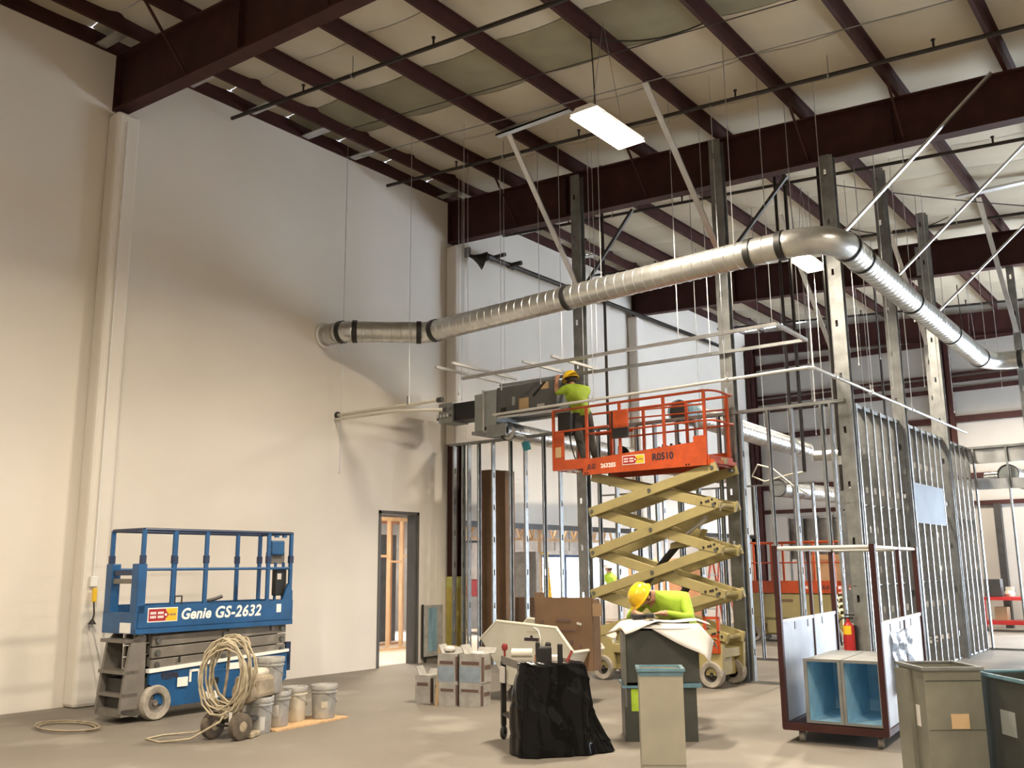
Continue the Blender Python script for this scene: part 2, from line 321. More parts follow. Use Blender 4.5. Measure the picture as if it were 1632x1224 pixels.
# cable loops and light wires under the roof
def wire(name, pts, r, m_, label, cat='cable'):
    b = MB(); b.tube(pts, r, 5); return tag(b.build(name, m_, smooth=True), label, cat)
def sagline(a, b, s, n=12):
    a, b = Vector(a), Vector(b); return [a.lerp(b, i/n) - Vector((0,0,s*4*(i/n)*(1-i/n))) for i in range(n+1)]
wire('roof_cable', sagline((6.3,10.05,9.02),(7.8,10.7,8.98),.16), .012, 'black', 'slack black cable looping under the roof above the big lamp')
wire('roof_cable', sagline((.4,11.3,9.40),(13,11.9,8.55),.02), .009, 'galv', 'thin grey cable straight across the roof above the near lamp')
wire('roof_cable', sagline((1.0,10.35,9.38),(13,10.9,8.55),.02), .009, 'dark_steel', 'thin dark cable along the edge of the olive roof strip')
wire('roof_cable', sagline((6.4,19.0,9.0),(8.6,20.2,8.85),.35), .012, 'black', 'sagging cable behind the corner stud under the roof')
wire('roof_cable', sagline((7.2,17.0,8.9),(12.0,21.5,8.5),.1), .011, 'dark_steel', 'thin sway cable crossing below the roof at right')
# horn at the second column
t = thing('horn_speaker', 'dark flared horn fixed at the top of the second column', 'speaker', (.42, 14.40, 8.26))
b = MB(); b.lathe([(.03,0),(.05,.10),(.11,.22),(.20,.34),(.205,.345),(.19,.335),(.10,.22),(.03,.12)], (0,0,0), 16, (.55,.75,-.25)); b.build('bell', 'black', t, smooth=True)
b = MB(); b.box(-.12,-.03,-.02,.02,.03,.18); b.build('bracket', 'galv', t)

# ---------------------------------------------------------------- high-bay lamps
def high_bay(x, y, z, label):
    t = thing('high_bay_lamp', label, 'lamp', (x, y, z), 0, 'high bay lamps')
    b = MB(); b.box(-.20,-.58,.0,.20,.58,.03); b.prism([(-.21,.03),(.21,.03),(.12,.10),(-.12,.10)], 1, -.6, .6); b.build('housing', 'white', t)
    b = MB(); b.box(-.205,-.60,-.015,.205,.60,-.001); b.build('diffuser', 'lamp', t)
    b = MB(); b.tube([(-.25,.02,zr(x)-z), (-.24,.05,(zr(x)-z)*.55), (-.2,.0,(zr(x)-z)*.3), (-.18,0,.09)], .010, 6); b.build('power_cord', 'black', t, smooth=True)
    b = MB(); b.tube([(0,-.4,.09),(0,-.05,zr(x)-z)], .004, 4); b.tube([(0,.4,.09),(0,-.05,zr(x)-z)], .004, 4); b.build('hanging_wire', 'galv', t)
    ld = bpy.data.lights.new('lamp_light', 'AREA'); ld.shape = 'RECTANGLE'; ld.size = .40; ld.size_y = 1.18; ld.energy = LAMP_W; ld.color = LAMP_COL; ld.spread = math.radians(LAMP_SPREAD)
    lo_ = bpy.data.objects.new('lamp_light', ld); COL.objects.link(lo_); lo_.parent = t; lo_.location = (0, 0, -.02)
    return t
high_bay(6.63, 9.98, 7.50, 'large glowing lamp at upper centre, nearest of the three')
high_bay(6.62, 17.20, 7.50, 'glowing lamp just below the bend of the round duct')
high_bay(7.72, 25.9, 7.00, 'glowing lamp at far right beside the duct end')
for x, y in ((6.63, 2.6), (14.3, 2.6), (14.3, 9.98), (6.63, -4.8), (14.3, -4.8)):
    high_bay(x, y, 7.5, 'high bay lamp of the row running on out of the picture')
# ---------------------------------------------------------------- metal studs
_sm = {}
def stud_mesh(h, w=.092, fl=.035, mat_='galv', pitch=.61, hole=(.038,.10), z_off=.0):
    """C-section: web in the local YZ plane with punched holes, flanges towards +x"""
    key = (round(h,3), w, fl, mat_, z_off)
    if key in _sm: return _sm[key]
    m = MB(); hw = hole[0]/2; z = 0; zs = []
    zc = .45 + z_off
    while zc < h-.15: zs.append(zc); zc += pitch
    prev = 0
    for c in zs:
        a, b = c-hole[1]/2, c+hole[1]/2
        m.add([(0,-w/2,prev),(0,w/2,prev),(0,w/2,a),(0,-w/2,a)], [(0,1,2,3)])
        m.add([(0,-w/2,a),(0,-hw,a),(0,-hw,b),(0,-w/2,b)], [(0,1,2,3)]); m.add([(0,hw,a),(0,w/2,a),(0,w/2,b),(0,hw,b)], [(0,1,2,3)])
        prev = b
    m.add([(0,-w/2,prev),(0,w/2,prev),(0,w/2,h),(0,-w/2,h)], [(0,1,2,3)])
    for sgn in (-1, 1):
        y = sgn*w/2
        m.add([(0,y,0),(fl,y,0),(fl,y,h),(0,y,h)], [(0,1,2,3)]); m.add([(fl,y,0),(fl,y-sgn*.01,0),(fl,y-sgn*.01,h),(fl,y,h)], [(0,1,2,3)])
    me = m.mesh('stud'); me.materials.append(MAT[mat_]); _sm[key] = me; return me
def put_stud(parent, x, y, z, h, rz=0, **k):
    o = place(stud_mesh(h, **k), 'stud', parent, V(x, y, z), (0, 0, rz)); return o
def track(parent, p0, p1, up, w=.094, leg=.03, name='track'):
    """U channel along p0-p1, legs towards up*leg"""
    b = MB(); d = (Vector(p1)-Vector(p0)).normalized(); s_ = d.cross(Vector((0,0,1))).normalized()*w/2; p0, p1 = Vector(p0), Vector(p1); u = Vector((0,0,leg*up))
    b.add([p0-s_, p0+s_, p1+s_, p1-s_], [(0,1,2,3)])
    for q in (-s_, s_): b.add([p0+q, p1+q, p1+q+u, p0+q+u], [(0,1,2,3)])
    return b.build(name, 'galv', parent)
YF, XS, TW = 13.97, 8.12, 4.20
# front wall (runs away from the left wall, faces the camera)
t = thing('stud_wall', 'galvanized stud wall meeting the white left wall, behind the raised orange lift', 'stud wall', (0, YF, 0))
track(t, (.30,0,TW), (XS+.06,0,TW), -1, leg=.05); track(t, (1.95,0,.002), (3.2,0,.002), 1); track(t, (3.55,0,.002), (XS,0,.002), 1)
for k, x in enumerate((.42,.62,.80,1.02,1.41,1.80,2.19,2.58,2.98,3.78,4.17,4.56,4.95,5.34,5.73,6.10,6.52,6.94,7.36,7.79,7.97)):
    put_stud(t, x, 0, .003, TW-.006, 0 if k % 2 else math.pi, z_off=.15 if k < 2 else 0)
b = MB(); b.box(1.0,-.03,2.9,1.02,.03,2.95); b.build('bridging_clip', 'galv', t)
# side wall (recedes at right)
t = thing('stud_wall', 'galvanized stud wall receding at right behind the sheet metal cart', 'stud wall', (XS, YF, 0))
track(t, (0,0,TW), (0,7.95,TW), -1, leg=.06); track(t, (0,.0,.002), (0,7.95,.002), 1)
for k in range(20): put_stud(t, 0, .10+.406*k, .003, TW-.006, -math.pi/2, w=.15, fl=.045)
b = MB(); b.box(.08,3.08,2.46,.085,5.25,3.16); tag_ = b.build('poly_panel', 'poly_sheet', t)
for z in (1.45, 2.65):
    b = MB(); b.bar((0,0,z),(0,7.9,z),.038,.012); b.build('bridging_channel', 'galv', t)
# wall running right at the end of the side wall
t = thing('stud_wall', 'open galvanized stud wall at far right with a closed header band', 'stud wall', (XS, 21.95, 0))
track(t, (0,0,TW+.02), (6.5,0,TW+.02), -1, leg=.05); track(t, (0,0,.002), (6.5,0,.002), 1)
for k in range(11): put_stud(t, .14+.61*k, 0, .003, TW, 0 if k % 2 else math.pi, pitch=1.2)
b = MB(); b.box(0,.05,3.86,6.5,.10,4.20); b.build('header_band', 'galv_bright', t)
b = MB(); b.box(0,.05,3.30,6.5,.10,3.52); b.build('header_band', 'galv_bright', t)
# inner partition behind the front wall
t = thing('stud_wall', 'inner stud partition parallel to the end wall, seen through the front studs', 'stud wall', (1.6, 17.4, 0))
track(t, (0,0,3.3), (4.8,0,3.3), -1); track(t, (0,0,.002), (4.8,0,.002), 1)
for k in range(13): put_stud(t, .02+.395*k, 0, .003, 3.29, 0 if k % 2 else math.pi)
t = thing('stud_wall', 'inner stud partition with grey steel sheeting behind the second orange lift', 'stud wall', (3.2, 24.0, 0))
track(t, (0,0,3.0), (3.9,0,3.0), -1); track(t, (0,0,.002), (3.9,0,.002), 1)
for k in range(11): put_stud(t, .02+.385*k, 0, .003, 2.99, 0)
b = MB(); b.box(0,.06,1.9,2.1,.08,2.95); b.build('sheeting', 'galv', t)
b = MB(); b.box(2.35,-.08,1.55,3.7,-.06,2.65); b.build('dark_sheet', 'galv_dark', t)
# tall studs up to the roof with kicker braces
def tall(x, y, ztop, label, w=.152, rz=math.pi/2):
    t = thing('tall_stud', label, 'stud', (x, y, 0), 0, 'tall studs reaching the roof')
    put_stud(t, 0, 0, .003, ztop, rz, w=w, fl=.055, pitch=.82)
    return t
def kicker(t, dx, dy, ztop, zlow, w=.092):
    b = MB(); b.prof((dx, dy, ztop), (0, 0, zlow), [(-w/2,-.018),(w/2,-.018),(w/2,.018),(w/2-.003,.018),(w/2-.003,-.015),(-w/2+.003,-.015),(-w/2+.003,.018),(-w/2,.018)], (0,0,1)); return b.build('kicker_brace', 'galv_bright', t)
for x, ztop, d_, lab in ((3.40, 9.1, -2.05, 'tall galvanized stud left of the raised orange lift'), (6.28, 8.95, -2.3, 'tall galvanized stud right beside the raised orange lift')):
    t = tall(x, YF+.0, ztop, lab, w=.165); kicker(t, .0, d_, zr(x)-.02, 6.95)
    put_stud(t, .09, .05, .003, ztop-.03, 0, w=.15, fl=.05)
    b = MB(); b.bar((.06,.02,6.72),(1.25,.02,8.32-.05*(x+1)),.05,.05); b.build('side_brace', 'dark_steel', t)
for y, ztop, lab in ((13.97, 8.12, 'tall galvanized stud at the corner under the duct bend'), (16.8, 8.88, 'tall galvanized stud second along the receding wall'), (19.71, 8.9, 'tall galvanized stud third along the receding wall')):
    t = tall(XS+.03, y, ztop, lab)
    put_stud(t, .085, .04, .003, ztop-.03, 0, w=.13, fl=.05)
    kicker(t, 2.45, .15, zr(XS+2.45)-.02, 6.60, .06)
for x, y, ztop, lab in ((9.35, 21.95, 8.6, 'tall stud at the right picture edge behind the duct'), (5.7, 21.0, 8.9, 'far tall stud left of the corner stud, behind the lamp'), (7.55, 21.9, 8.9, 'far tall stud between the corner stud and its neighbour')):
    t = tall(x, y, ztop, lab); kicker(t, 0, -2.6, zr(x)-.02, 6.6)
b = MB(); b.box(3.2,11.84,9.16,4.75,11.96,9.19); b.box(3.2,11.84,9.16,4.75,11.85,9.24); tag(b.build('roof_strut', 'galv_bright'), 'galvanized strut bridging two purlins above the left kicker brace', 'strut')
b = MB(); b.box(9.0,19.1,8.84,10.9,19.25,8.88); tag(b.build('roof_strut', 'galv_bright'), 'galvanized strut bridging purlins at upper right', 'strut')

# ---------------------------------------------------------------- hung rails, conduits, rods
def channel(p0, p1, w=.041, h=.041):
    b = MB(); b.prof(p0, p1, [(-w/2,-h/2),(w/2,-h/2),(w/2,h/2),(w/2-.006,h/2),(w/2-.006,-h/2+.006),(-w/2+.006,-h/2+.006),(-w/2+.006,h/2),(-w/2,h/2)], (0,0,1)); return b
t = thing('trapeze_frame', 'long grey strut frame hung level above the air handler and lift', 'strut frame', (1.65, 12.75, 5.18))
channel((0,0,0),(6.05,-.06,0),.05,.05).build('long_rail', 'galv_bright', t); channel((.1,1.0,0),(6.02,1.18,0),.05,.05).build('long_rail', 'galv', t); channel((6.05,-.06,0),(6.02,1.2,0),.05,.05).build('end_rail', 'galv_bright', t)
for x, y0, y1, lab in ((1.79,11.88,13.92,'left'),(2.22,11.84,13.65,'second'),(3.24,12.5,13.75,'third'),(3.85,12.5,13.9,'right')):
    b = channel((x,y0,5.24),(x,y1,5.24),.045,.045)
    tag(b.build('cross_strut', 'white_strut'), 'short white strut lying across the hung frame, %s of four' % {'left':'leftmost','second':'second from left','third':'third from left','right':'rightmost'}[lab], 'strut', 'white cross struts')
t = thing('sprinkler_conduit', 'long pale pipe bending round the corner above the stud wall tops', 'pipe', (2.4, 12.7, 4.42))
b = MB(); b.tube([(0,.03,0),(5.65,-.28,0),(5.80,-.27,0),(5.88,-.15,0),(5.95,8.3,0)], .024, 8); b.build('pipe', 'white_strut', t, smooth='auto')
for x, y in ((2.2,-.1),(4.6,-.22),(5.89,.6),(5.90,2.2),(5.92,4.4),(5.93,6.4)):
    b = MB(); b.lathe([(.02,-.02),(.04,-.02),(.04,.02),(.02,.02)], (x,y,0), 8, (1,0,0) if x < 5 else (0,1,0)); b.tube([(x,y,.03),(x,y,.12)], .01, 5); b.build('pipe_clamp', 'galv_bright', t)
t = thing('wall_conduits', 'pair of pale pipes leaving the white wall beside the coil box', 'pipe', (0, 11.22, 4.48))
b = MB(); b.tube([(0,0,0),(2.42,.1,0.02)], .032, 8); b.build('pipe', 'white_plastic', t, smooth='auto')
b = MB(); b.tube([(0,-.05,-.08),(1.5,.0,-.08),(2.55,.1,-.16)], .028, 8); b.build('pipe', 'white_plastic', t, smooth='auto')
for q0, q1, r_ in (((0,0,0),(.03,0,0),.07),((2.36,.1,.02),(2.46,.1,.02),.045),((2.5,.095,-.155),(2.58,.1,-.16),.04)):
    b = MB(); b.cyl(q0, q1, r_, n=10); b.build('end_cap', 'dark_steel', t)
b = MB(); b.tube([(1.72,.07,.0),(1.72,.07,.16)], .035, 6); b.build('clevis_hanger', 'galv', t)
# threaded rods
rods = []
for x in (1.80, 3.9, 6.1, 7.62): rods += [(x, 12.74, 5.18, 'front rail'), (x, 13.84, 5.18, 'back rail')]
rods += [(1.72, 11.29, 4.5, 'wall pipes'), (.35, 11.0, 3.4, 'wall pipes'), (1.0, 13.5, 4.95, 'coil box')]
rods += [(2.6, 11.70, 5.95, 'round duct'), (5.4, 11.66, 5.95, 'round duct'), (7.6, 11.6, 5.95, 'round duct')]
rods += [(8.29, 13.3, 4.45, 'corner pipe'), (8.30, 15.0, 4.45, 'corner pipe'), (8.33, 17.1, 4.45, 'corner pipe'), (8.34, 19.2, 4.45, 'corner pipe')]
rods += [(7.0, 12.4, 4.45, 'corner pipe'), (4.6, 12.6, 4.45, 'corner pipe'), (1.0, 13.4, 5.05, 'air handler'), (2.1, 13.35, 5.0, 'air handler'), (3.0, 13.35, 5.0, 'air handler')]
random.seed(3)
for k in range(20): rods.append((random.uniform(4.6, 8.9), random.uniform(15.0, 24.0), random.uniform(4.3, 6.6), 'open room'))
_lab = {'open room': 'loose thin rod hanging over the open stud room', 'wall pipes': 'thin rod hanging before the white wall by the pale pipes', 'round duct': 'thin rod holding up the long round duct', 'corner pipe': 'thin rod holding up the pale bent pipe', 'air handler': 'thin rod holding the dark air handler', 'coil box': 'thin rod holding the black coil box', 'front rail': 'thin rod down to the front rail of the strut frame', 'back rail': 'thin rod down to the back rail of the strut frame'}
_scr = lambda q: (Vector((q[0]-12.69, q[1], 5.5-1.76)).dot(_r)) / (Vector((q[0]-12.69, q[1], 5.5-1.76)).dot(_fw))
rods.sort(key=lambda q: (q[3], _scr(q)))
for i, (x, y, zb, what) in enumerate(rods):
    same = [q for q in rods if q[3] == what]; k = same.index(rods[i])
    b = MB(); b.tube([(x, y, zb), (x, y, zr(x)+.26)], .0065, 5); b.cyl((x,y,zb-.01),(x,y,zb+.03),.015, n=6)
    tag(b.build('hanger_rod', 'galv_bright' if what != 'open room' else 'white_strut'), _lab[what] + ('' if len(same) == 1 else ', %s from left' % ORD[k] if k else ', leftmost'), 'rod', 'rods hanging near the ' + what)
for x, y, z0, z1, lab in ((3.62,14.6,3.2,zr(3.6)+.2,'black vertical drop pipe beside the left tall stud'), (6.7,15.6,3.6,zr(6.7)+.2,'black vertical drop pipe right of the orange lift'), (6.2,23.0,3.1,zr(6.2)+.2,'black vertical drop pipe in front of the end wall girts')):
    b = MB(); b.tube([(x,y,z0),(x,y,z1)], .03, 6); tag(b.build('drop_pipe', 'black_pipe', smooth='auto'), lab, 'pipe')
t = thing('drop_pipe', 'black drop pipe with a pale flexible coil hanging in the stud room', 'pipe', (6.55, 16.5, 3.4))
b = MB(); b.tube([(0,0,0),(0,0,zr(6.55)-3.4+.18)], .035, 6); b.build('pipe', 'black_pipe', t, smooth='auto')
b = MB(); b.tube([(0,0,0),(-.3,.02,-.03),(-.8,.1,-.12),(-1.05,.1,0),(-.9,.05,.2),(-.6,0,.1),(-.2,-.05,-.25),(.05,-.08,-.4)], .018, 6); b.build('flex_hose', 'white_plastic', t, smooth=True)
t = thing('drop_pipe', 'black drop pipe with a pale elbow low before the corner stud', 'pipe', (7.3, 16.2, 3.0))
b = MB(); b.tube([(0,0,0),(0,0,zr(7.3)-3.0+.18)], .035, 6); b.build('pipe', 'black_pipe', t, smooth='auto')
b = MB(); b.tube([(0,0,0),(.12,0,.03),(.3,0,.06)], .02, 6); b.build('elbow', 'white_strut', t, smooth='auto'); b = MB(); b.cyl((0,0,.45),(0,0,.6),.045, n=8); b.build('coupling', 'white_strut', t, smooth='auto')
# ---------------------------------------------------------------- round ducts
def spiral(parent, p0, p1, r, name='duct_run', m_='galv_duct', pitch=.16, n=28):
    """straight duct with raised spiral seams"""
    p0, p1 = Vector(p0), Vector(p1); L = (p1-p0).length; k = max(2, int(L/pitch)); prof = [(r, 0)]
    for i in range(1, k):
        z = L*i/k; prof += [(r, z-.010), (r+.006, z-.004), (r+.006, z+.004), (r, z+.010)]
    prof.append((r, L)); b = MB(); b.lathe(prof, p0, n, p1-p0); return b.build(name, m_, parent, smooth='auto')
def bend(parent, pts, r, name='elbow', m_='galv_duct', n=28):
    b = MB(); b.tube(pts, r, n, cap=False); return b.build(name, m_, parent, smooth='auto', solid=.004)
def arc(a, c, b, n=8):
    a, b, c = Vector(a), Vector(b), Vector(c); return [(a*(1-s)**2 + c*2*s*(1-s) + b*s*s) for s in [i/n for i in range(n+1)]]
def band(parent, p, d, r, w=.09, m_='black'):
    b = MB(); d = Vector(d).normalized()*w; b.lathe([(r,0),(r+.014,0),(r+.014,w),(r,w)], Vector(p)-d/2, 28, d); return b.build('joint_band', m_, parent, smooth='auto')
R = .185
t = thing('round_duct', 'long galvanized round duct bending from the white wall to the far right', 'duct', (0, 10.86, 5.89))
spiral(t, (.02,0,0), (.34,.0,0), R)
bend(t, arc((.34,0,0),(.52,.0,0),(.64,.12,0)), R)
spiral(t, (.64,.12,0), (1.50,.93,0), R)
bend(t, arc((1.50,.93,0),(1.62,1.02,0),(1.82,1.0,0)), R)
spiral(t, (1.82,1.0,0), (4.75,.86,.02), R); spiral(t, (4.75,.86,.02), (7.85,.71,.03), R); spiral(t, (7.85,.71,.03), (8.30,.69,.03), R)
bend(t, arc((8.30,.69,.03),(8.93,.66,.03),(8.95,1.30,.03), 14), R)
spiral(t, (8.95,1.30,.03), (8.93,1.95,.03), R); spiral(t, (8.93,1.95,.03), (8.88,4.6,.02), R); spiral(t, (8.88,4.6,.02), (8.84,7.3,.02), R); spiral(t, (8.84,7.3,.02), (8.82,9.75,0), R)
bend(t, arc((8.82,9.75,0),(8.83,10.45,0),(9.45,10.5,0), 12), R); spiral(t, (9.45,10.5,0), (13.5,10.6,0), R)
for p, d in (((.46,.02,0),(1,.2,0)), ((.66,.14,0),(.72,.68,0)), ((1.48,.91,0),(.72,.68,0)), ((1.80,1.0,0),(1,-.03,0)), ((4.75,.86,.02),(1,-.05,0)), ((7.85,.71,.03),(1,-.04,0)), ((8.30,.69,.03),(1,-.02,0)), ((9.45,10.5,0),(1,0,0))): band(t, p, d, R+.004, .085)
for p in ((8.95,1.30,.03),(8.93,1.95,.03),(8.88,4.6,.02),(8.84,7.3,.02),(8.82,9.75,0)): band(t, p, (0,1,0), R+.004, .035)
b = MB(); b.lathe([(R,0),(R+.03,.0),(R+.045,.03),(R+.02,.07),(R,.06)], (.0,0,0), 20, (1,0,0)); b.build('wall_collar', 'white', t, smooth=True)
# ducts below / behind
t = thing('round_duct', 'galvanized round duct with a blue wrapped open end behind the lift rails', 'duct', (5.28, 14.2, 4.36))
spiral(t, (0,.15,0), (-.12,2.4,0), .19); spiral(t, (-.12,2.4,0), (-.35,6.8,-.02), .19)
b = MB(); b.lathe([(.19,0),(.20,.0),(.20,.55),(.19,.55)], (0,0,0), 24, (-.05,1,0)); b.build('blue_wrap', 'blue_film', t, smooth='auto')
b = MB(); b.lathe([(.0,.05),(.186,.05),(.186,.06)], (0,0,0), 24, (-.05,1,0)); b.build('mouth_shade', 'black', t)  # black disc stands in for the shade inside the duct mouth
band(t, (-.12,2.4,0), (-.05,1,0), .195, .06)
for x_, y_ in ((-.04,.9),(-.22,4.2)):
    b = MB(); b.tube([(x_,y_,.185),(x_,y_,zr(5.2)-4.36+.26)], .006, 5); b.build('hanger', 'galv', t)
t = thing('round_duct', 'bright galvanized round duct below the air handler, running behind the studs', 'duct', (2.12, 13.52, 4.24))
spiral(t, (0,0,0), (-.30,5.2,.0), .16); b = MB(); b.lathe([(.12,-.16),(.12,-.05),(.16,0)], (0,0,0), 24, (-.06,1,0)); b.build('collar', 'galv_bright', t, smooth='auto'); b = MB(); b.box(-.36,-.20,-.10,.10,-.14,.12); b.build('boot', 'galv', t); band(t, (-.02,.02,0), (-.06,1,0), .163, .05, 'galv_dark')
b = MB(); b.lathe([(.07,0),(.075,0),(.075,.16),(.07,.16)], (.35,.05,-.22), 14, (.1,.3,-1)); b.lathe([(.0,.15),(.073,.15)], (.35,.05,-.22), 14, (.1,.3,-1)); b.build('teal_cap', 'teal_tape', t, smooth='auto')
t = thing('round_duct', 'second bright round duct behind the lift, with a teal taped end', 'duct', (3.9, 14.55, 3.72))
spiral(t, (0,0,.0), (-.2,4.6,.0), .19)
b = MB(); b.lathe([(.0,-.02),(.13,-.02),(.13,.14),(.1,.14)], (.12,-.05,-.12), 14, (.1,-.5,-.8)); b.build('teal_cap', 'teal_tape', t, smooth='auto')
t = thing('round_duct', 'far round duct with a dark open end between the front studs', 'duct', (4.05, 21.4, 3.55))
spiral(t, (0,0,0), (.35,5,0), .20); b = MB(); b.tube([(.05,.8,.19),(.05,.8,zr(4.1)-3.55+.25)], .006, 5); b.build('hanger', 'galv', t); band(t, (0,0,0), (0,1,0), .20, .08, 'dark_steel')
b = MB(); b.lathe([(.0,.0),(.19,.0),(.19,.01)], (0,0,0), 20, (0,1,0)); b.build('end_disc', 'ahu_light', t)
t = thing('round_duct', 'far round duct with a grey end cap at the right picture edge', 'duct', (8.86, 22.1, 3.60))
spiral(t, (0,0,0), (-.1,6.5,0), .20); band(t, (0,0,0), (0,1,0), .20, .08, 'dark_steel')
b = MB(); b.lathe([(.0,-.01),(.20,-.01),(.20,.01)], (0,0,0), 20, (0,1,0)); b.build('end_cap', 'ahu_light', t)
spiral(t, (-.55,.5,-.02), (-.1,.45,-.02), .12, 'branch_duct')
t = thing('round_duct', 'short capped duct stub hanging left of the corner stud', 'duct', (6.2, 18.0, 3.85))
spiral(t, (0,0,0),(.5,.1,0), .10); b = MB(); b.tube([(.25,.05,.09),(.25,.05,zr(6.45)-3.85+.25)], .006, 5); b.build('hanger', 'galv', t); b = MB(); b.lathe([(.11,0),(.15,.03),(.15,.20),(.10,.22)], (.5,.1,0), 12, (1,.2,0)); b.build('cap', 'panel_blue', t, smooth='auto')
# ---------------------------------------------------------------- air handler with coil box
t = thing('air_handler', 'dark grey air handler unit with coil box, hung above the stud wall', 'air handler', (1.98, 13.36, 4.52))
b = MB(); b.box(0,0,0,1.36,.68,.53); b.build('cabinet', 'ahu_grey', t, bevel=.012)
b = MB(); b.box(-.54,.0,-.24,-.30,.66,.46); b.build('plenum', 'ahu_light', t); b = MB(); b.box(-.28,-.02,-.18,-.0,.68,.50); b.build('plenum', 'ahu_light', t)
b = MB(); b.box(-.315,-.04,-.26,-.275,.70,.52); b.build('flange', 'galv_bright', t)
b = MB(); b.box(-.60,-.02,-.30,.1,.68,-.24); b.build('drain_pan', 'galv', t)
b = MB(); b.box(-1.06,.0,.02,-.54,.42,.36); b.build('coil_box', 'black', t, bevel=.01)
b = MB(); b.box(-1.42,-.04,-.0,-1.06,.44,.38); b.build('coil_header', 'ahu_light', t)
for i in range(4):
    for j in range(2):
        b = MB(); b.cyl((-1.37+.085*i,-.04,.12+.14*j),(-1.37+.085*i,-.13,.12+.14*j),.033, n=10); b.build('pipe_stub', 'galv_bright', t)
b = MB(); b.tube([(-1.42,.1,.17),(-1.50,.1,.17),(-1.58,.1,.10)], .025, 6); b.build('valve', 'dark_steel', t)
for (x, z, w_, h_, m_) in ((.52,.03,.22,.24,'cardboard_light'),(.93,.03,.16,.09,'paper'),(1.02,.38,.17,.12,'cardboard_light'),(.36,.16,.07,.16,'ahu_light'),(.10,.02,.12,.12,'black')):
    b = MB(); b.box(x,-.006,z,x+w_,-.001,z+h_); b.build('sticker' if m_ != 'black' else 'access_hole', m_, t)
b = MB(); b.bar((.85,-.02,.28),(1.12,-.02,.5),.02,.03); b.build('strap', 'black', t)
b = MB(); b.box(.0,.0,-.05,1.4,.06,-.01); b.box(.0,.6,-.05,1.4,.66,-.01); b.build('support_rail', 'galv_bright', t)
# ---------------------------------------------------------------- scissor lifts
def rental_sign(parent, x, y, z, w_, h_, flip=1):
    """red and yellow hire sticker on a face that looks towards -y"""
    b = MB(); b.box(x, y-.004, z, x+w_, y-.001, z+h_); s = b.build('hire_sticker', 'print_white', parent)
    c = s.location
    def sub(mb, name, m_):
        o = mb.build(name, m_); o.parent = s; o.location = o.location - c; return o
    b = MB(); b.box(x+w_*.62, y-.006, z+h_*.06, x+w_*.98, y-.0042, z+h_*.94); sub(b, 'yellow_field', 'sign_yellow')
    b = MB(); b.prism([(x+w_*.03,z+h_*.08),(x+w_*.60,z+h_*.08),(x+w_*.60,z+h_*.22),(x+w_*.70,z+h_*.5),(x+w_*.60,z+h_*.78),(x+w_*.60,z+h_*.92),(x+w_*.03,z+h_*.92)], 1, y-.008, y-.0065); sub(b, 'red_arrow', 'sign_red')
    for k, zz in ((0,.55),(1,.27)):
        b = MB(); n = 9
        for i in range(n):
            if i in (4,): continue
            b.box(x+w_*(.08+.05*i), y-.0095, z+h_*zz, x+w_*(.08+.05*i+.036), y-.0085, z+h_*(zz+.17))
        sub(b, 'print_line', 'print_white')
    b = MB(); b.box(x+w_*.56, y-.0095, z+h_*.42, x+w_*.63, y-.0085, z+h_*.58); sub(b, 'print_mark', 'print_white')
    b = MB(); b.box(x+w_*.72, y-.0075, z+h_*.42, x+w_*.94, y-.0065, z+h_*.56); sub(b, 'print_line', 'cardboard')
    return s
def wheel(parent, x, y, z, r, w_, side, tyre='dusty_tyre', hub='dark_steel'):
    """side -1 faces -y"""
    b = MB(); b.lathe([(r*.55,0),(r*.62,-.01),(r*.92,-.012),(r,.02),(r,w_-.02),(r*.92,w_),(r*.5,w_)], (x, y, z), 28, (0,-side,0)); o = b.build('wheel', tyre, parent, smooth='auto'); c = o.location
    b = MB(); b.lathe([(0,.03),(r*.16,.02),(r*.2,.045),(r*.44,.05),(r*.56,.012),(r*.58,.012),(r*.58,.05)], (x, y, z), 20, (0,-side,0)); h = b.build('hub', hub, smooth='auto'); h.parent = o; h.location = h.location - c
    return o
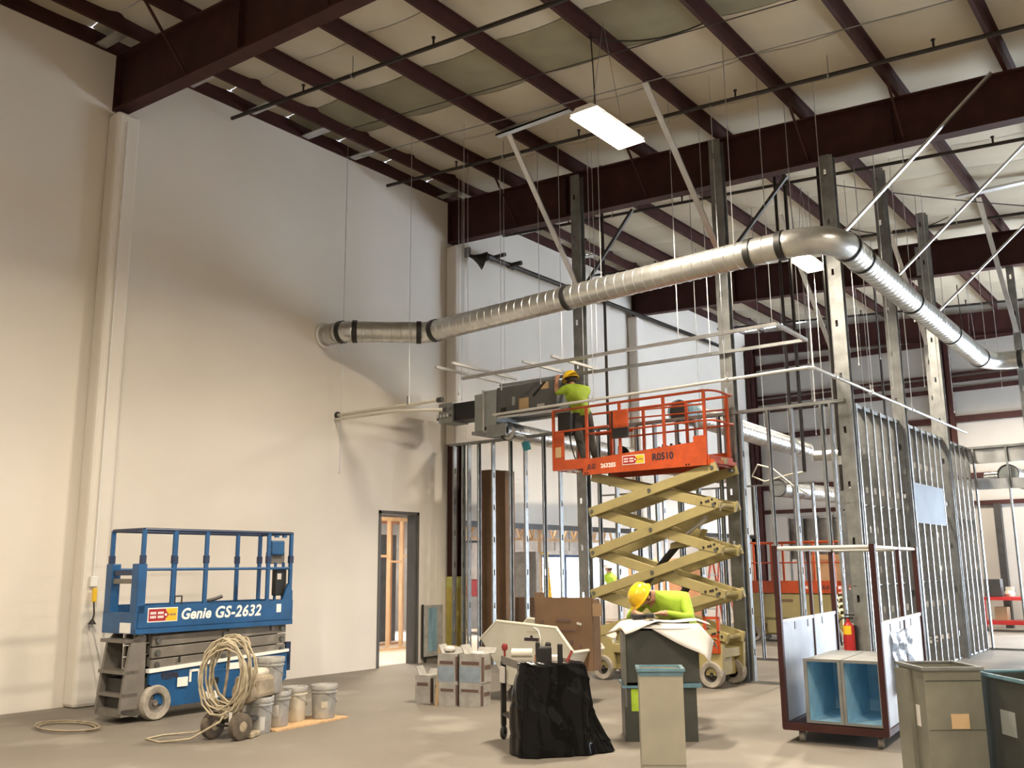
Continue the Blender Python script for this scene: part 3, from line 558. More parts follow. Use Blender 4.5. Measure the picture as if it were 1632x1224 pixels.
def jlg(label, loc, rz, levels, xl, xr, zdeck, ext=0.0, fleet='R0510', model='2632ES', brand='JLG'):
    t = thing('scissor_lift', label, 'scissor lift', loc, rz)
    # chassis
    b = MB(); b.box(-1.02,-.27,.16,1.02,.27,.50); b.box(-1.1,-.36,.42,1.1,.36,.56); b.build('chassis', 'cream', t, bevel=.012)
    for sx in (-1, 1):
        for ya_ in (-.37, .30):
            b = MB(); b.prism([(sx*.74,.18),(sx*1.13,.18),(sx*1.15,.62),(sx*1.0,.70),(sx*.78,.62)], 1, ya_, ya_+.07); b.build('axle_plate', 'cream', t)
        for sy in (-1, 1): wheel(t, sx*.955, sy*.40, .19, .19, .12, sy)
    b = MB(); b.box(-.62,-.375,.20,.50,-.30,.50); b.build('battery_door', 'orange' if ext else 'cream', t, bevel=.01)
    b = MB(); b.box(-.62,.30,.20,.50,.375,.50); b.build('battery_door', 'orange', t, bevel=.01)
    b = MB(); b.box(-.30,-.38,.02,.3,.38,.12); b.build('pothole_guard', 'dark_steel', t)
    if ext:
        b = MB(); b.box(.86,-.39,.50,.90,-.34,1.02); b.box(1.08,-.39,.50,1.12,-.34,1.02); b.box(.86,-.39,.98,1.12,-.34,1.02); b.box(.86,-.39,.72,1.12,-.34,.76); b.build('end_ladder', 'orange', t)
        b = MB(); b.box(.88,-.41,.50,1.10,-.395,.68); b.build('control_panel', 'orange', t); b = MB(); b.prism([(.93,.62),(1.05,.62),(.99,.74)], 1, -.425, -.41); b.build('warning_plate', 'print_white', t)
    # scissor arms
    for k in range(len(levels)-1):
        z0, z1 = levels[k], levels[k+1]
        for sy in (-1, 1):
            yo, yi = sy*.345, sy*.255
            b = MB(); b.bar((xl-.06, yo, z0-.02), (xr+.06, yo, z1+.02), .07, .15 if z1-z0 > .3 else .10); b.build('scissor_arm', 'cream', t, bevel=.008)
            b = MB(); b.bar((xr+.06, yi, z0-.02), (xl-.06, yi, z1+.02), .07, .15 if z1-z0 > .3 else .10); b.build('scissor_arm', 'cream', t, bevel=.008)
            for xp, zp in (((xl+xr)/2, (z0+z1)/2), (xl, z0), (xr, z1)):
                b = MB(); b.cyl((xp, sy*.20, zp), (xp, sy*.395, zp), .031, n=10); b.build('pivot_pin', 'galv_dark' if ext else 'cream', t)
        for xp, zp in ((xl, z1 if k < len(levels)-2 else z0), (xr, z0)):
            b = MB(); b.cyl((xp, -.36, zp), (xp, .36, zp), .035, n=8); b.build('cross_tube', 'cream', t, smooth='auto')
        if z1-z0 > .3:
            for (xx, zz) in ((xr-.12, z0+.10), (xr-.02, z0+.13)):
                b = MB(); b.cyl((xx, -.382, zz-.05), (xx, -.392, zz-.05), .02, n=8); b.build('bolt', 'dark_steel', t)
            b = MB(); b.prism([(xr-.30,z0+.02),(xr+.07,z0-.05),(xr+.10,z0+.06),(xr-.05,z0+.13),(xr-.28,z0+.10)], 1, -.388, -.378); b.build('gusset_plate', 'cream', t)
            for q in ((xr-.20,z0+.04),(xr-.08,z0+.06),(xr+.03,z0+.02)):
                b = MB(); b.cyl((q[0],-.388,q[1]),(q[0],-.398,q[1]),.020, n=8); b.build('bolt', 'dark_steel', t)
    if ext:
        b = MB(); zc = (levels[1]+levels[2])/2; b.cyl((-.45,0,levels[1]+.05),(.35,0,levels[2]+.18),.055, n=12); b.build('lift_cylinder', 'black', t, smooth='auto')
        b = MB(); b.cyl((.35,0,levels[2]+.18),(.80,0,levels[2]+.50),.035, n=10); b.build('cylinder_rod', 'galv_bright', t, smooth='auto')
        b = MB(); b.cyl((-.2,.1,levels[0]+.1),(.45,.1,levels[1]+.2),.055, n=12); b.build('lift_cylinder', 'black', t, smooth='auto')
        b = MB(); b.prism([(.20,levels[2]+.03),(.62,levels[2]+.10),(.75,levels[2]+.32),(.68,levels[2]+.34),(.5,levels[2]+.2),(.2,levels[2]+.12)], 1, -.12, -.08); b.prism([(.20,levels[2]+.03),(.62,levels[2]+.10),(.75,levels[2]+.32),(.68,levels[2]+.34),(.5,levels[2]+.2),(.2,levels[2]+.12)], 1, .08, .12); b.build('cylinder_bracket', 'cream', t)
    if not ext:
        b = MB(); b.box(-1.02,-.415,.56,.92,-.40,1.10); b.build('side_cover', 'cream', t, bevel=.006); b = MB(); b.box(-.25,-.422,.92,.05,-.4155,.98); b.build('decal', 'cardboard_dark', t)
    # platform
    zd = zdeck; H = 1.06; x0, x1 = -1.22, 1.08; ya, yb = -.40, .38
    b = MB(); b.box(x0, ya, zd, x1, yb, zd+.05); b.build('deck_floor', 'orange_dark', t)
    b = MB(); b.prism([(x0,zd-.10),(x1,zd-.10),(x1,zd+.36),(x1-.22,zd+.36),(x1-.22,zd+.27),(x0,zd+.16)] if ext else [(x0,zd-.10),(x1,zd-.10),(x1,zd+.18),(x0,zd+.18)], 1, ya-.025, ya); b.build('side_panel', 'orange', t)
    b = MB(); b.box(x0, ya-.04, zd-.10, x1, ya, zd-.02); b.build('side_sill', 'orange', t)
    b = MB(); b.box(x0, yb, zd-.10, x1, yb+.025, zd+.16); b.build('side_panel', 'orange', t)
    b = MB(); b.box(x1, ya, zd-.10, x1+.03, yb, zd+.06); b.box(x1+.03, ya+.02, zd-.07, x1+.09, yb, zd-.01); b.build('end_panel', 'orange', t)
    b = MB(); b.box(x1+.04,-.05,zd-.06,x1+.10,.05,zd+.03); b.build('latch_plate', 'cream', t)
    xe = x0-ext
    if ext:
        b = MB(); b.box(xe, ya+.04, zd+.05, x0+.4, yb-.04, zd+.09); b.build('extension_floor', 'orange_dark', t)
        b = MB(); b.box(xe, ya+.01, zd+.03, x0+.1, ya+.035, zd+.19); b.box(xe, ya+.0, zd+.02, x0+.05, ya+.05, zd+.06); b.build('extension_panel', 'orange', t)
        b = MB(); b.box(xe-.02, ya+.02, zd+.03, xe, yb-.02, zd+.20); b.build('extension_end', 'orange', t)
        b = MB(); b.box(xe-.01, ya+.015, zd+.19, xe+.03, ya+.04, zd+.72); b.box(xe+.03, ya+.012, zd+.16, xe+.24, ya+.03, zd+.70); b.build('gate_plate', 'orange', t)
        b = MB(); b.box(xe+.06, ya+.004, zd+.24, xe+.18, ya+.011, zd+.42); b.build('decal', 'cardboard_light', t)
        b = MB(); b.box(xe+.08, ya+.05, zd+.62, xe+.36, ya+.20, zd+1.02); b.build('control_box', 'black', t, bevel=.02)
        b = MB(); b.tube([(xe+.3,ya+.1,zd+.62),(xe+.34,ya+.1,zd+.4),(xe+.40,ya+.12,zd+.2),(xe+.5,ya+.15,zd+.1)], .014, 6); b.build('control_cable', 'black', t, smooth=True)
    for y in (ya+.02, yb-.02):
        xs = [x0+.06, x0+.72, x1-.75, x1-.03] if ext else [x0+.06, x0+.8, x1-.75, x1-.03]
        for x in xs:
            b = MB(); b.bar((x,y,zd+.05),(x,y,zd+H+(.0 if not ext else 0)),.045,.035); b.build('post', 'orange', t)
        for zz, r_ in ((H,.022),(H*.56,.016)):
            b = MB(); b.tube([(x0+.06,y,zd+zz),(x1-.03,y,zd+zz)], r_, 8); b.build('rail', 'orange', t, smooth='auto')
        if ext:
            for zz in (H-.03, H*.62):
                b = MB(); b.tube([(xe+.02,y-.005,zd+zz+.03),(x0+.5,y-.005,zd+zz+.03)], .019, 8); b.build('rail', 'orange', t, smooth='auto')
            b = MB(); b.bar((xe+.02,y-.005,zd+.1),(xe+.02,y-.005,zd+H),.045,.035); b.build('post', 'orange', t)
            b = MB(); b.tube([(x0+.3,y,zd+H*.86),(x1-.03,y,zd+H*.80)], .014, 8); b.build('rail', 'orange', t, smooth='auto')
    for zz in (H, H*.56):
        b = MB(); b.tube(arc((x1-.03,ya+.02,zd+zz),(x1+.16,ya+.06,zd+zz),(x1+.17,0,zd+zz-.04),5)+arc((x1+.17,0,zd+zz-.04),(x1+.17,yb-.04,zd+zz),(x1-.03,yb-.02,zd+zz),5), .018, 8); b.build('end_rail', 'orange', t, smooth='auto')
    b = MB(); b.tube([(x1+.17,0,zd+H-.04),(x1+.17,0,zd+.05)], .018, 8); b.build('post', 'orange', t, smooth='auto')
    if ext:
        b = MB(); b.box(x0+.62,ya-.06,zd+.52,x0+.92,ya-.01,zd+.92); b.build('manual_box', 'orange', t, bevel=.015)
        b = MB(); b.box(x0+.62,ya-.065,zd+.46,x0+.92,ya-.012,zd+.62); b.build('manual_box_strap', 'black', t); b = MB(); b.box(x0+.61,ya-.066,zd+.62,x0+.64,ya-.012,zd+.9); b.build('manual_box_edge', 'black', t)
        for k in range(9):
            b = MB(); x = x1-.95+.075*k; b.bar((x,ya+.12+.02*(k%3),zd+.10),(x+.05,ya+.10,zd+.27+.03*(k%2)),.03,.03); b.build('tool', 'dark_steel' if k % 2 else 'dark_red', t)
    yf = ya-.026
    text(brand, .11, 'print_dark', t, ((x0+.16) if ext else (x1-.25), yf, zd+.03), (math.pi/2,0,0), shear=.25, bold=.004)
    text(model, .095, 'print_white', t, ((x0+.50) if ext else (x1-.75), yf, zd+.03), (math.pi/2,0,0), bold=.003, spacing=1.05)
    if ext:
        rental_sign(t, x0+.78, yf, zd+.01, .42, .15); text(fleet, .15, 'print_dark', t, (x0+1.53, yf, zd+.09), (math.pi/2,0,0), bold=.006)
        for x in (x0+.05, x0+.10, x1-.35, x1-.30):
            b = MB(); b.cyl((x,ya-.04,zd-.07),(x,ya-.048,zd-.07),.014, n=8); b.build('bolt', 'black', t)
        for k in range(2):
            b = MB(); b.lathe([(0,-.03),(.05,-.03),(.06,0),(0,.01)], (xe+.30+.16*k,ya+.10,zd-.0), 10); b.build('work_light', 'print_white', t, smooth=True)
    return t
lift = jlg('raised orange and cream scissor lift with a worker on its extended deck', (5.30, 13.44, 0), math.radians(-2), [.72,1.34,1.99,2.66,3.22], -1.10, 1.13, 3.36, ext=.66)
jlg('lowered orange and cream scissor lift standing inside the stud room', (4.15, 21.9, 0), math.radians(1), [.60,.74,.88,1.02,1.14], -1.0, 1.0, 1.22, model='3246')
# blue slab lift
def genie(loc, ang):
    t = thing('scissor_lift', 'lowered blue scissor lift with grey scissor stack beside the white wall', 'scissor lift', loc, ang)
    # local: x along the length away from the camera, y = 0 is the side facing the camera, +y towards the wall
    W = .80; L = 2.42
    b = MB(); b.prism([(.32,.20),(.55,.14),(1.9,.14),(2.2,.2),(2.38,.30),(2.38,.66),(.24,.56),(.24,.42),(.32,.38)], 1, .03, .09); b.build('chassis_side', 'blue', t)
    b = MB(); b.box(.05,.08,.16,2.36,.72,.50); b.build('chassis_core', 'dark_steel', t)
    b = MB(); b.prism([(.24,.42),(2.38,.5),(2.38,.66),(.24,.56)], 1, .71, .77); b.box(.5,.71,.14,2.0,.77,.5); b.build('chassis_side', 'blue', t)
    b = MB(); b.prism([(.22,.555),(2.40,.655),(2.40,.69),(.22,.60)], 1, .01, .10); b.build('chassis_sill', 'print_white', t)
    b = MB(); b.box(1.0,.015,.15,1.55,.03,.52); b.build('tray_door', 'blue', t, bevel=.008); b = MB(); b.box(1.08,.008,.34,1.24,.014,.42); b.build('door_pull', 'black', t)
    for sy, yy in ((-1, .0), (1, W)):
        for x in (.34, 2.10): wheel(t, x, yy, .205, .205, .13, sy, hub='grey_steel')
    for (x, z, w_, h_, m_) in ((.62,.36,.15,.11,'print_white'),(1.02,.17,.22,.09,'print_white'),(1.35,.50,.26,.08,'print_white')):
        b = MB(); b.box(x,.003,z,x+w_,.013,z+h_); b.build('decal', m_, t)
    b = MB(); b.box(.80,.02,.40,.83,.028,.55); b.box(.93,.02,.40,.96,.028,.55); b.box(.80,.02,.52,.96,.028,.55); b.build('tie_down', 'print_white', t)
    text('92596', .10, 'print_dark', t, (.52,.026,.50), (math.pi/2,0,0), bold=.004)
    # entry end frame
    for y in (.06, .62):
        b = MB(); b.prism([(-.12,.12),(.12,.06),(.20,.12),(.18,1.0),(.08,1.02),(-.02,.92),(-.08,.5)], 1, y, y+.05); b.build('end_frame', 'grey_steel', t)
    for z in (.30, .56, .92):
        b = MB(); b.box(-.10,.06,z,.10,.67,z+.04); b.build('ladder_step', 'grey_steel', t)
    b = MB(); b.box(-.10,.06,.08,.14,.68,.16); b.build('bumper', 'grey_steel', t)
    b = MB(); b.box(-.02,.15,.16,.10,.6,.5); b.build('control_module', 'dark_steel', t)
    # scissor stack: three visible pairs of folded arms
    zs = (.62, .76, .90)
    for k, z in enumerate(zs):
        for y in (.05, .68):
            b = MB(); a = .055
            b.bar((.26, y+.03, z+.02), (2.36, y+.03, z+.02+a), .06, .125); b.build('scissor_arm', 'grey_steel', t, bevel=.006)
        for x in (.34, 1.32, 2.28):
            b = MB(); zz = z+.02+a*(x-.26)/2.1; b.cyl((x,.05,zz),(x,.025,zz),.035, n=10); b.build('pivot_pin', 'galv_dark', t)
        b = MB(); b.bar((2.30,.20,z+.0),(.30,.20,z+.055),.06,.115); b.bar((2.30,.56,z),(.30,.56,z+.055),.06,.115); b.build('inner_arm', 'grey_steel', t)
    for x, z in ((1.34, 1.01), (2.05, .98), (.62,.68)):
        b = MB(); b.box(x,.010,z-.03,x+.03,.018,z+.04); b.build('slot', 'black', t)
    # platform
    zd = 1.05
    b = MB(); b.prism([(.0,zd),(2.42,zd),(2.42,zd+.30),(.0,zd+.30)], 1, .0, .03); b.build('side_panel', 'blue', t)
    b = MB(); b.box(-.02,-.02,zd-.03,2.42,.03,zd+.03); b.build('side_sill', 'blue', t)
    b = MB(); b.box(0,W-.03,zd,2.42,W,zd+.30); b.build('side_panel', 'blue', t)
    b = MB(); b.box(-.02,0,zd-.03,.02,W,zd+.22); b.build('end_panel', 'blue', t); b = MB(); b.box(2.40,0,zd,2.43,W,zd+.30); b.build('end_panel', 'blue', t)
    b = MB(); b.box(0,0,zd,2.42,W,zd+.04); b.build('deck_floor', 'blue_dark', t)
    b = MB(); b.box(-.035,.10,zd-.02,-.02,.34,zd+.10); b.build('step_pad', 'print_white', t)
    # gate posts: wide plates at the entry end
    for y in (.0, W-.16):
        b = MB(); b.box(-.02,y,zd+.2,.10,y+.16,zd+.80); b.build('gate_post', 'blue', t, bevel=.01)
    b = MB(); b.box(.0,.15,zd+.66,.06,W-.15,zd+.72); b.build('gate_bar', 'blue_dark', t); b = MB(); b.box(.0,.15,zd+.56,.05,W-.15,zd+.62); b.build('gate_handle', 'grey_steel', t)
    ZT = zd+1.21; ZM = zd+.73
    for y in (.02, W-.02):
        for x in (.04, .48, .96, 1.98, 2.38):
            b = MB(); b.bar((x,y,zd+.3),(x,y,ZT),.05,.038); b.build('post', 'blue', t)
            b = MB(); b.cbox((x,y,ZM+.12),(.065,.055,.10)); b.build('post_sleeve', 'blue_dark', t)
        b = MB(); b.tube([(.04,y,ZT),(2.40,y,ZT)], .022, 8); b.build('top_rail', 'blue_dark', t, smooth='auto')
        b = MB(); b.tube([(.04,y,ZM),(2.40,y,ZM)], .018, 8); b.build('mid_rail', 'blue', t, smooth='auto')
    for x in (.04, 2.40):
        b = MB(); b.tube([(x,.02,ZT),(x,W-.02,ZT)], .022, 8); b.build('top_rail', 'blue_dark', t, smooth='auto')
    b = MB(); b.tube([(2.40,.02,ZM),(2.40,W-.02,ZM)], .018, 8); b.build('mid_rail', 'blue', t, smooth='auto')
    # control box hung at the far end
    b = MB(); b.box(2.06,.06,ZT-.30,2.30,.16,ZT-.10); b.build('control_box', 'blue', t, bevel=.02); b = MB(); b.box(2.08,.12,ZT-.42,2.34,.22,ZT-.26); b.build('control_bracket', 'grey_steel', t)
    b = MB(); b.box(2.10,.02,ZT-.06,2.16,.06,ZT+.01); b.box(2.24,.02,ZT-.06,2.30,.06,ZT+.01); b.build('hook', 'blue', t); b = MB(); b.tube([(2.05,.08,ZT-.24),(2.0,.02,ZT-.26)], .03, 8); b.build('joystick', 'black', t, smooth=True)
    b = MB(); b.box(2.14,.05,zd+.36,2.34,.14,zd+.74); b.build('manual_box', 'black', t, bevel=.015); b = MB(); b.box(2.17,.044,zd+.58,2.24,.0485,zd+.66); b.build('manual_label', 'paper', t)
    b = MB(); b.bar((2.17,.1,zd+.3),(2.17,.1,ZT-.4),.03,.03); b.bar((2.31,.1,zd+.3),(2.31,.1,ZT-.4),.03,.03); b.build('box_stand', 'blue', t)
    b = MB(); b.prism([(2.24,zd+.30),(2.42,zd+.30),(2.42,zd+.42),(2.34,zd+.52)], 1, .0, .03); b.build('corner_plate', 'blue', t); b = MB(); b.box(2.30,.05,zd+.38,2.42,.14,zd+.52); b.build('outlet_box', 'grey_steel', t)
    b = MB(); b.tube([(.52,.015,zd+.3),(.52,.015,zd+.40),(.62,.015,zd+.40),(.62,.015,zd+.3)], .012, 6); b.build('lanyard_loop', 'dark_steel', t)
    b = MB(); b.tube([(1.00,.0,zd+.33),(1.1,-.02,zd+.35),(1.2,-.03,zd+.38)], .024, 6); b.build('pedal', 'dark_steel', t)
    b = MB(); b.box(2.14,-.003,zd+.14,2.22,-.0005,zd+.25); b.build('decal', 'print_white', t)
    b = MB(); b.box(2.30,.05,.50,2.44,.2,.60); b.box(2.38,.05,.4,2.46,.12,.78); b.build('rear_bumper', 'blue_dark', t)
    rental_sign(t, .14, .0, zd+.10, .42, .17)
    text('Genie', .185, 'print_white', t, (.83,-.002,zd+.175), (math.pi/2,0,0), shear=.22, bold=.0055, spacing=1.02)
    text('GS-2632', .20, 'print_white', t, (1.49,-.002,zd+.175), (math.pi/2,0,0), shear=.22, bold=.0055, spacing=1.08)
    return t
genie((2.09, 6.32, 0), math.radians(91)).scale = (.975, .90, 1)
# ---------------------------------------------------------------- foreground left: sprayer, buckets, cartons
t = thing('paint_sprayer', 'dusty wheeled paint sprayer with a coiled hose over its handle', 'paint sprayer', (3.86, 6.42, 0), math.radians(20))
for y, x in ((-.17, -.14), (.0, .17)):
    pass
for sx in (-1, 1):
    b = MB(); b.lathe([(.03,-.045),(.09,-.05),(.135,-.035),(.14,0),(.135,.035),(.09,.05),(.03,.045)], (sx*.17, -.06, .14), 22, (1,-.25,0)); o = b.build('wheel', 'dirty_rubber', t, smooth='auto'); c = o.location
    b = MB(); b.lathe([(0,.055),(.05,.05),(.065,.02)], (sx*.17, -.06, .14), 14, (1,-.25,0)); b.lathe([(0,-.055),(.05,-.05),(.065,-.02)], (sx*.17,-.06,.14), 14, (1,-.25,0)); h = b.build('hub', 'dusty_machine', smooth='auto'); h.parent = o; h.location = h.location - c
b = MB(); b.cyl((-.2,-.06,.14),(.2,-.06,.14),.014, n=6); b.build('axle', 'dark_steel', t)
b = MB(); b.tube([(-.12,-.02,.14),(-.13,.10,.62),(-.12,.12,.98),(-.09,.12,1.03),(.09,.12,1.03),(.12,.12,.98),(.13,.10,.62),(.12,-.02,.14)], .016, 8); b.build('handle_frame', 'dusty_machine', t, smooth=True)
b = MB(); b.cbox((.05,.38,.50),(.30,.42,.24)); b.build('motor_housing', 'dusty_machine', t, bevel=.05)
b = MB(); b.cbox((.05,.40,.64),(.22,.34,.10)); b.build('motor_cover', 'bucket_white', t, bevel=.04)
b = MB(); b.lathe([(.0,0),(.12,.0),(.13,.03),(.13,.16),(.1,.2),(0,.2)], (.06,.10,.46), 18, (0,1,0)); b.build('pump_body', 'dusty_machine', t, smooth='auto')
b = MB(); b.tube([(.15,.58,.60),(.18,.66,.55),(.2,.70,.42),(.18,.66,.36)], .016, 6); b.build('suction_tube', 'dusty_machine', t, smooth=True)
b = MB(); b.cbox((.10,.62,.38),(.08,.08,.08)); b.build('pressure_knob', 'galv', t, bevel=.01)
b = MB(); b.box(-.14,.0,.16,.16,.55,.20); b.bar((.0,.5,.18),(.0,.56,.0),.03,.03); b.build('base_frame', 'dark_steel', t)
b = MB(); random.seed(11)
pts = []
for k in range(150):
    a_ = k*2*math.pi/13.0; rr = 1+.10*math.sin(k*.37)+random.uniform(-.03,.03); lobe = .12*math.sin(k*.21)
    pts.append((-.02+.25*rr*math.cos(a_)*(.9) + .05*math.sin(k*.11), -.06+.12*math.sin(k*.13)+.06*math.cos(a_), .66+.36*math.sin(a_)*rr + lobe*.4))
b.tube(pts, .011, 5); b.build('coiled_hose', 'hose', t, smooth=True)
b = MB(); b.tube([(.05,-.1,.35),(.0,-.18,.2),(-.25,-.32,.04),(-.55,-.42,.012),(-.82,-.30,.012),(-.80,-.05,.012),(-.5,.1,.03),(-.2,.0,.12),(-.1,-.05,.3)], .011, 6); b.build('trailing_hose', 'hose', t, smooth=True)
b = MB(); b.cbox((.1,-.14,.24),(.03,.02,.10),.4); b.build('tag', 'paper', t)
def bucket(x, y, z, label, m_='bucket', h=.37, r=.15, sticker=None, lid=True):
    t = thing('bucket', label, 'bucket', (x, y, z), random.uniform(0, 1), 'plaster buckets by the blue lift')
    b = MB(); b.lathe([(0,0),(r*.86,0),(r*.88,.005),(r*.97,h*.80),(r*1.05,h*.80),(r*1.05,h*.83),(r*.99,h*.835),(r*.99,h*.89),(r*1.04,h*.89),(r*1.04,h*.92),(r,h*.925),(r*1.01,h),(r*.96,h),(r*.95,h*.9)], (0,0,0), 24); b.build('pail', m_, t, smooth='auto')
    if lid:
        b = MB(); b.lathe([(0,h-.015),(r*.9,h-.012),(r*1.05,h-.01),(r*1.06,h-.035),(r*1.07,h-.01),(r*1.06,h+.012),(r*.95,h+.012),(r*.93,h-.005),(0,h-.004)], (0,0,0), 24); b.build('lid', 'bucket', t, smooth='auto')
    b = MB(); b.tube([(r*1.03*math.cos(a_), r*1.03*math.sin(a_), h*.72-.11*math.sin((a_+.2)/(math.pi+.4)*math.pi)) for a_ in [-1.2-.2+i*(math.pi+.0)/10 for i in range(11)]], .004, 5); b.build('bail_handle', 'galv', t)
    if sticker:
        b = MB(); n = 6; rows = [[(r*(.885+.085*zz/h/.8)*1.012*math.cos(a_), r*(.885+.085*zz/h/.8)*1.012*math.sin(a_), zz) for a_ in [sticker[2]+i*sticker[3]/n for i in range(n+1)]] for zz in (sticker[0], sticker[1])]; b.grid(rows); o = b.build('label', sticker[4], t); o.location = o.location; t.rotation_euler = (0,0,0)
    return t
bucket(3.80, 6.84, .0, 'grey bucket on the floor behind the sprayer wheels, under the upper bucket', sticker=(.04,.18,-.55,.4,'paper'))
bucket(3.70, 7.16, .022, 'narrow gap grey bucket second on the board, below the stacked bucket', sticker=(.12,.24,-1.3,.8,'paper'))
bucket(3.56, 7.52, .022, 'whitish bucket with a small blue label, third in the row', 'bucket_white', sticker=(.19,.27,-1.55,.55,'blue'))
bucket(3.70, 7.86, .022, 'grey lidded bucket at the right end of the row', sticker=(.13,.2,-.9,.5,'bucket_white'))
bucket(3.74, 7.02, .405, 'grey bucket stacked on top of the two left buckets')
b = MB(); b.cbox((3.68,7.52,.011),(.46,1.15,.02), math.radians(4)); tag(b.build('plywood_board', 'wood'), 'thin board on the floor under the row of buckets', 'board')
b = MB(); b.cbox((3.98,6.62,.03),(.10,.22,.05), .5); tag(b.build('wood_block', 'dusty_machine', bevel=.01), 'small brown block by the sprayer wheel', 'block')
# cartons
def carton(x, y, z, rz, d, label, top='closed', m_='carton_white'):
    t = thing('carton', label, 'box', (x, y, z), rz, 'small stacked cartons')
    w_, l_, h_ = d; b = MB(); b.box(-w_/2,-l_/2,0,w_/2,l_/2,h_); b.build('body', m_, t)
    b = MB(); b.box(w_/2-.005,-l_/2-.003,.02,w_/2+.003,-l_/2+.06,h_*.9); b.build('dark_edge_print', 'carton_brown', t)
    b = MB(); b.box(-w_/2+.03,-l_/2-.003,h_*.62,w_/2-.04,-l_/2-.0005,h_*.74); b.build('print_band', 'carton_brown', t)
    b = MB(); b.box(w_/2+.0005,-l_/2+.08,h_*.45,w_/2+.003,l_/2-.02,h_*.6); b.build('print_band', 'carton_brown', t)
    if m_ == 'carton_white' and z > .1:
        b = MB(); b.box(-w_/2-.001,-l_/2-.004,h_*.02,w_/2-.02,-l_/2-.001,h_*.55); b.build('blue_print', 'carton_blue', t)
    if top == 'open':
        b = MB(); b.cbox((-w_*.38,0,h_+.05),(.012,l_*.9,.13),ry=-.5); b.build('flap', m_, t); b = MB(); b.cbox((w_*.30,l_*.55,h_+.03),(w_*.8,.012,.10),rx=-.8); b.build('flap', m_, t)
    return t
a_ = math.radians(12)
carton(3.74, 9.62, 0, a_, (.24,.20,.36), 'low carton at the left end of the stacked cartons', 'open')
carton(3.98, 9.72, 0, a_, (.24,.20,.32), 'low carton second from left, with crumpled paper on it')
carton(4.20, 9.60, 0, a_, (.26,.22,.30), 'bottom carton under the left tall stack')
carton(4.50, 9.72, 0, a_, (.32,.26,.30), 'bottom carton under the right tall stack')
carton(4.18, 9.61, .301, a_, (.27,.22,.36), 'upper carton with a bluish front, left stack', 'open')
carton(4.50, 9.73, .301, a_, (.33,.26,.36), 'upper carton with a bluish front, right stack', 'open')
b = MB(); random.seed(5); b.lathe([(0,0)]+[(.09*math.sin(math.pi*(i+.5)/6)*(1+.3*random.uniform(-1,1)), .03*i) for i in range(1,6)]+[(0,.19)], (4.0,9.72,.33), 9); tag(b.build('crumpled_paper', 'paper'), 'crumpled white paper on the second low carton', 'paper')
b = MB(); b.cbox((4.06,9.50,.30),(.05,.02,.62),a_,0,.08); tag(b.build('cardboard_strip', 'cardboard_light'), 'narrow pale strip leaning on the cartons', 'strip')
b = MB(); b.lathe([(0,.02),(.07,.02),(.08,.05),(.06,.08),(0,.09)], (4.13,9.64,.66), 10); tag(b.build('paper_roll', 'paper', smooth=True), 'pale wad of paper on the left tall carton stack', 'paper')
b = MB(); b.lathe([(.04,0),(.04,.02),(.09,.02),(.09,0)], (4.56,9.7,.665), 14); tag(b.build('tape_roll', 'white'), 'white tape roll on the right tall carton stack', 'tape roll')
# ---------------------------------------------------------------- utility cart with rubbish bag
ca = math.atan2(-.59, .81)
t = thing('utility_cart', 'dark utility cart with a cluttered top behind the black bag', 'cart', (6.72, 8.08, 0), ca)
b = MB(); b.box(-.38,-.28,.76,.38,.28,.80); b.box(-.38,-.28,.80,.38,-.265,.84); b.box(-.38,.265,.80,.38,.28,.84); b.build('top_tray', 'grey_steel', t)
b = MB(); b.box(-.38,-.28,.24,.38,.28,.27); b.build('lower_shelf', 'dark_steel', t)
for x in (-.36,.36):
    for y in (-.26,.26):
        b = MB(); b.box(x-.025,y-.025,.14,x+.025,y+.025,.78); b.build('leg', 'black', t)
        b = MB(); b.lathe([(.02,-.018),(.06,-.018),(.065,0),(.06,.018),(.02,.018)], (x,y,.066), 16, (.6,.8,0)); b.box(x-.02,y-.02,.08,x+.02,y+.02,.15); b.build('caster', 'black_rubber', t, smooth='auto')
b = MB(); b.box(-.34,-.22,.272,.30,.0,.29); b.build('shelf_board', 'cardboard_light', t)
b = MB(); b.tube([(-.30,-.26,.80),(-.30,-.26,.90)], .012, 8); b.lathe([(0,.0),(.028,.015),(.035,.045),(.025,.075),(0,.085)], (-.30,-.26,.89), 12); b.build('handle_knob', 'dark_red', t, smooth='auto')
b = MB(); b.box(-.33,-.31,.58,-.20,-.285,.74); b.build('label_plate', 'paper', t)
def on_cart(x, y, z): return Vector((6.72, 8.08, 0)) + Vector((math.cos(ca)*x-math.sin(ca)*y, math.sin(ca)*x+math.cos(ca)*y, z))
b = MB(); p = on_cart(-.10,-.12,.845); b.cyl(p+V(-.10,-.06,.04), p+V(.09,.05,.04), .045, n=12); tag(b.build('rag_roll', 'white_plastic', smooth='auto'), 'rolled white cloth on the utility cart', 'cloth')
b = MB(); p = on_cart(.13,.02,.80); b.cbox(p+V(0,0,.04),(.16,.10,.08),ca+.2); tag(b.build('parts_box', 'wood_red'), 'small orange brown box on the utility cart', 'box')
b = MB(); p = on_cart(.30,-.02,.80); b.cbox(p+V(0,0,.09),(.10,.15,.18),ca); b.cbox(p+V(-.03,-.06,.15),(.05,.04,.16),ca+.4); b.cbox(p+V(.02,.05,.16),(.04,.06,.12),ca-.3); tag(b.build('tool_bag', 'black', bevel=.02), 'lumpy black tool bag standing on the utility cart', 'bag')
b = MB(); p = on_cart(.34,.14,.80); b.cbox(p+V(0,0,.10),(.035,.05,.20),ca); tag(b.build('black_tool', 'black', bevel=.008), 'upright black tool beside the tool bag', 'tool')
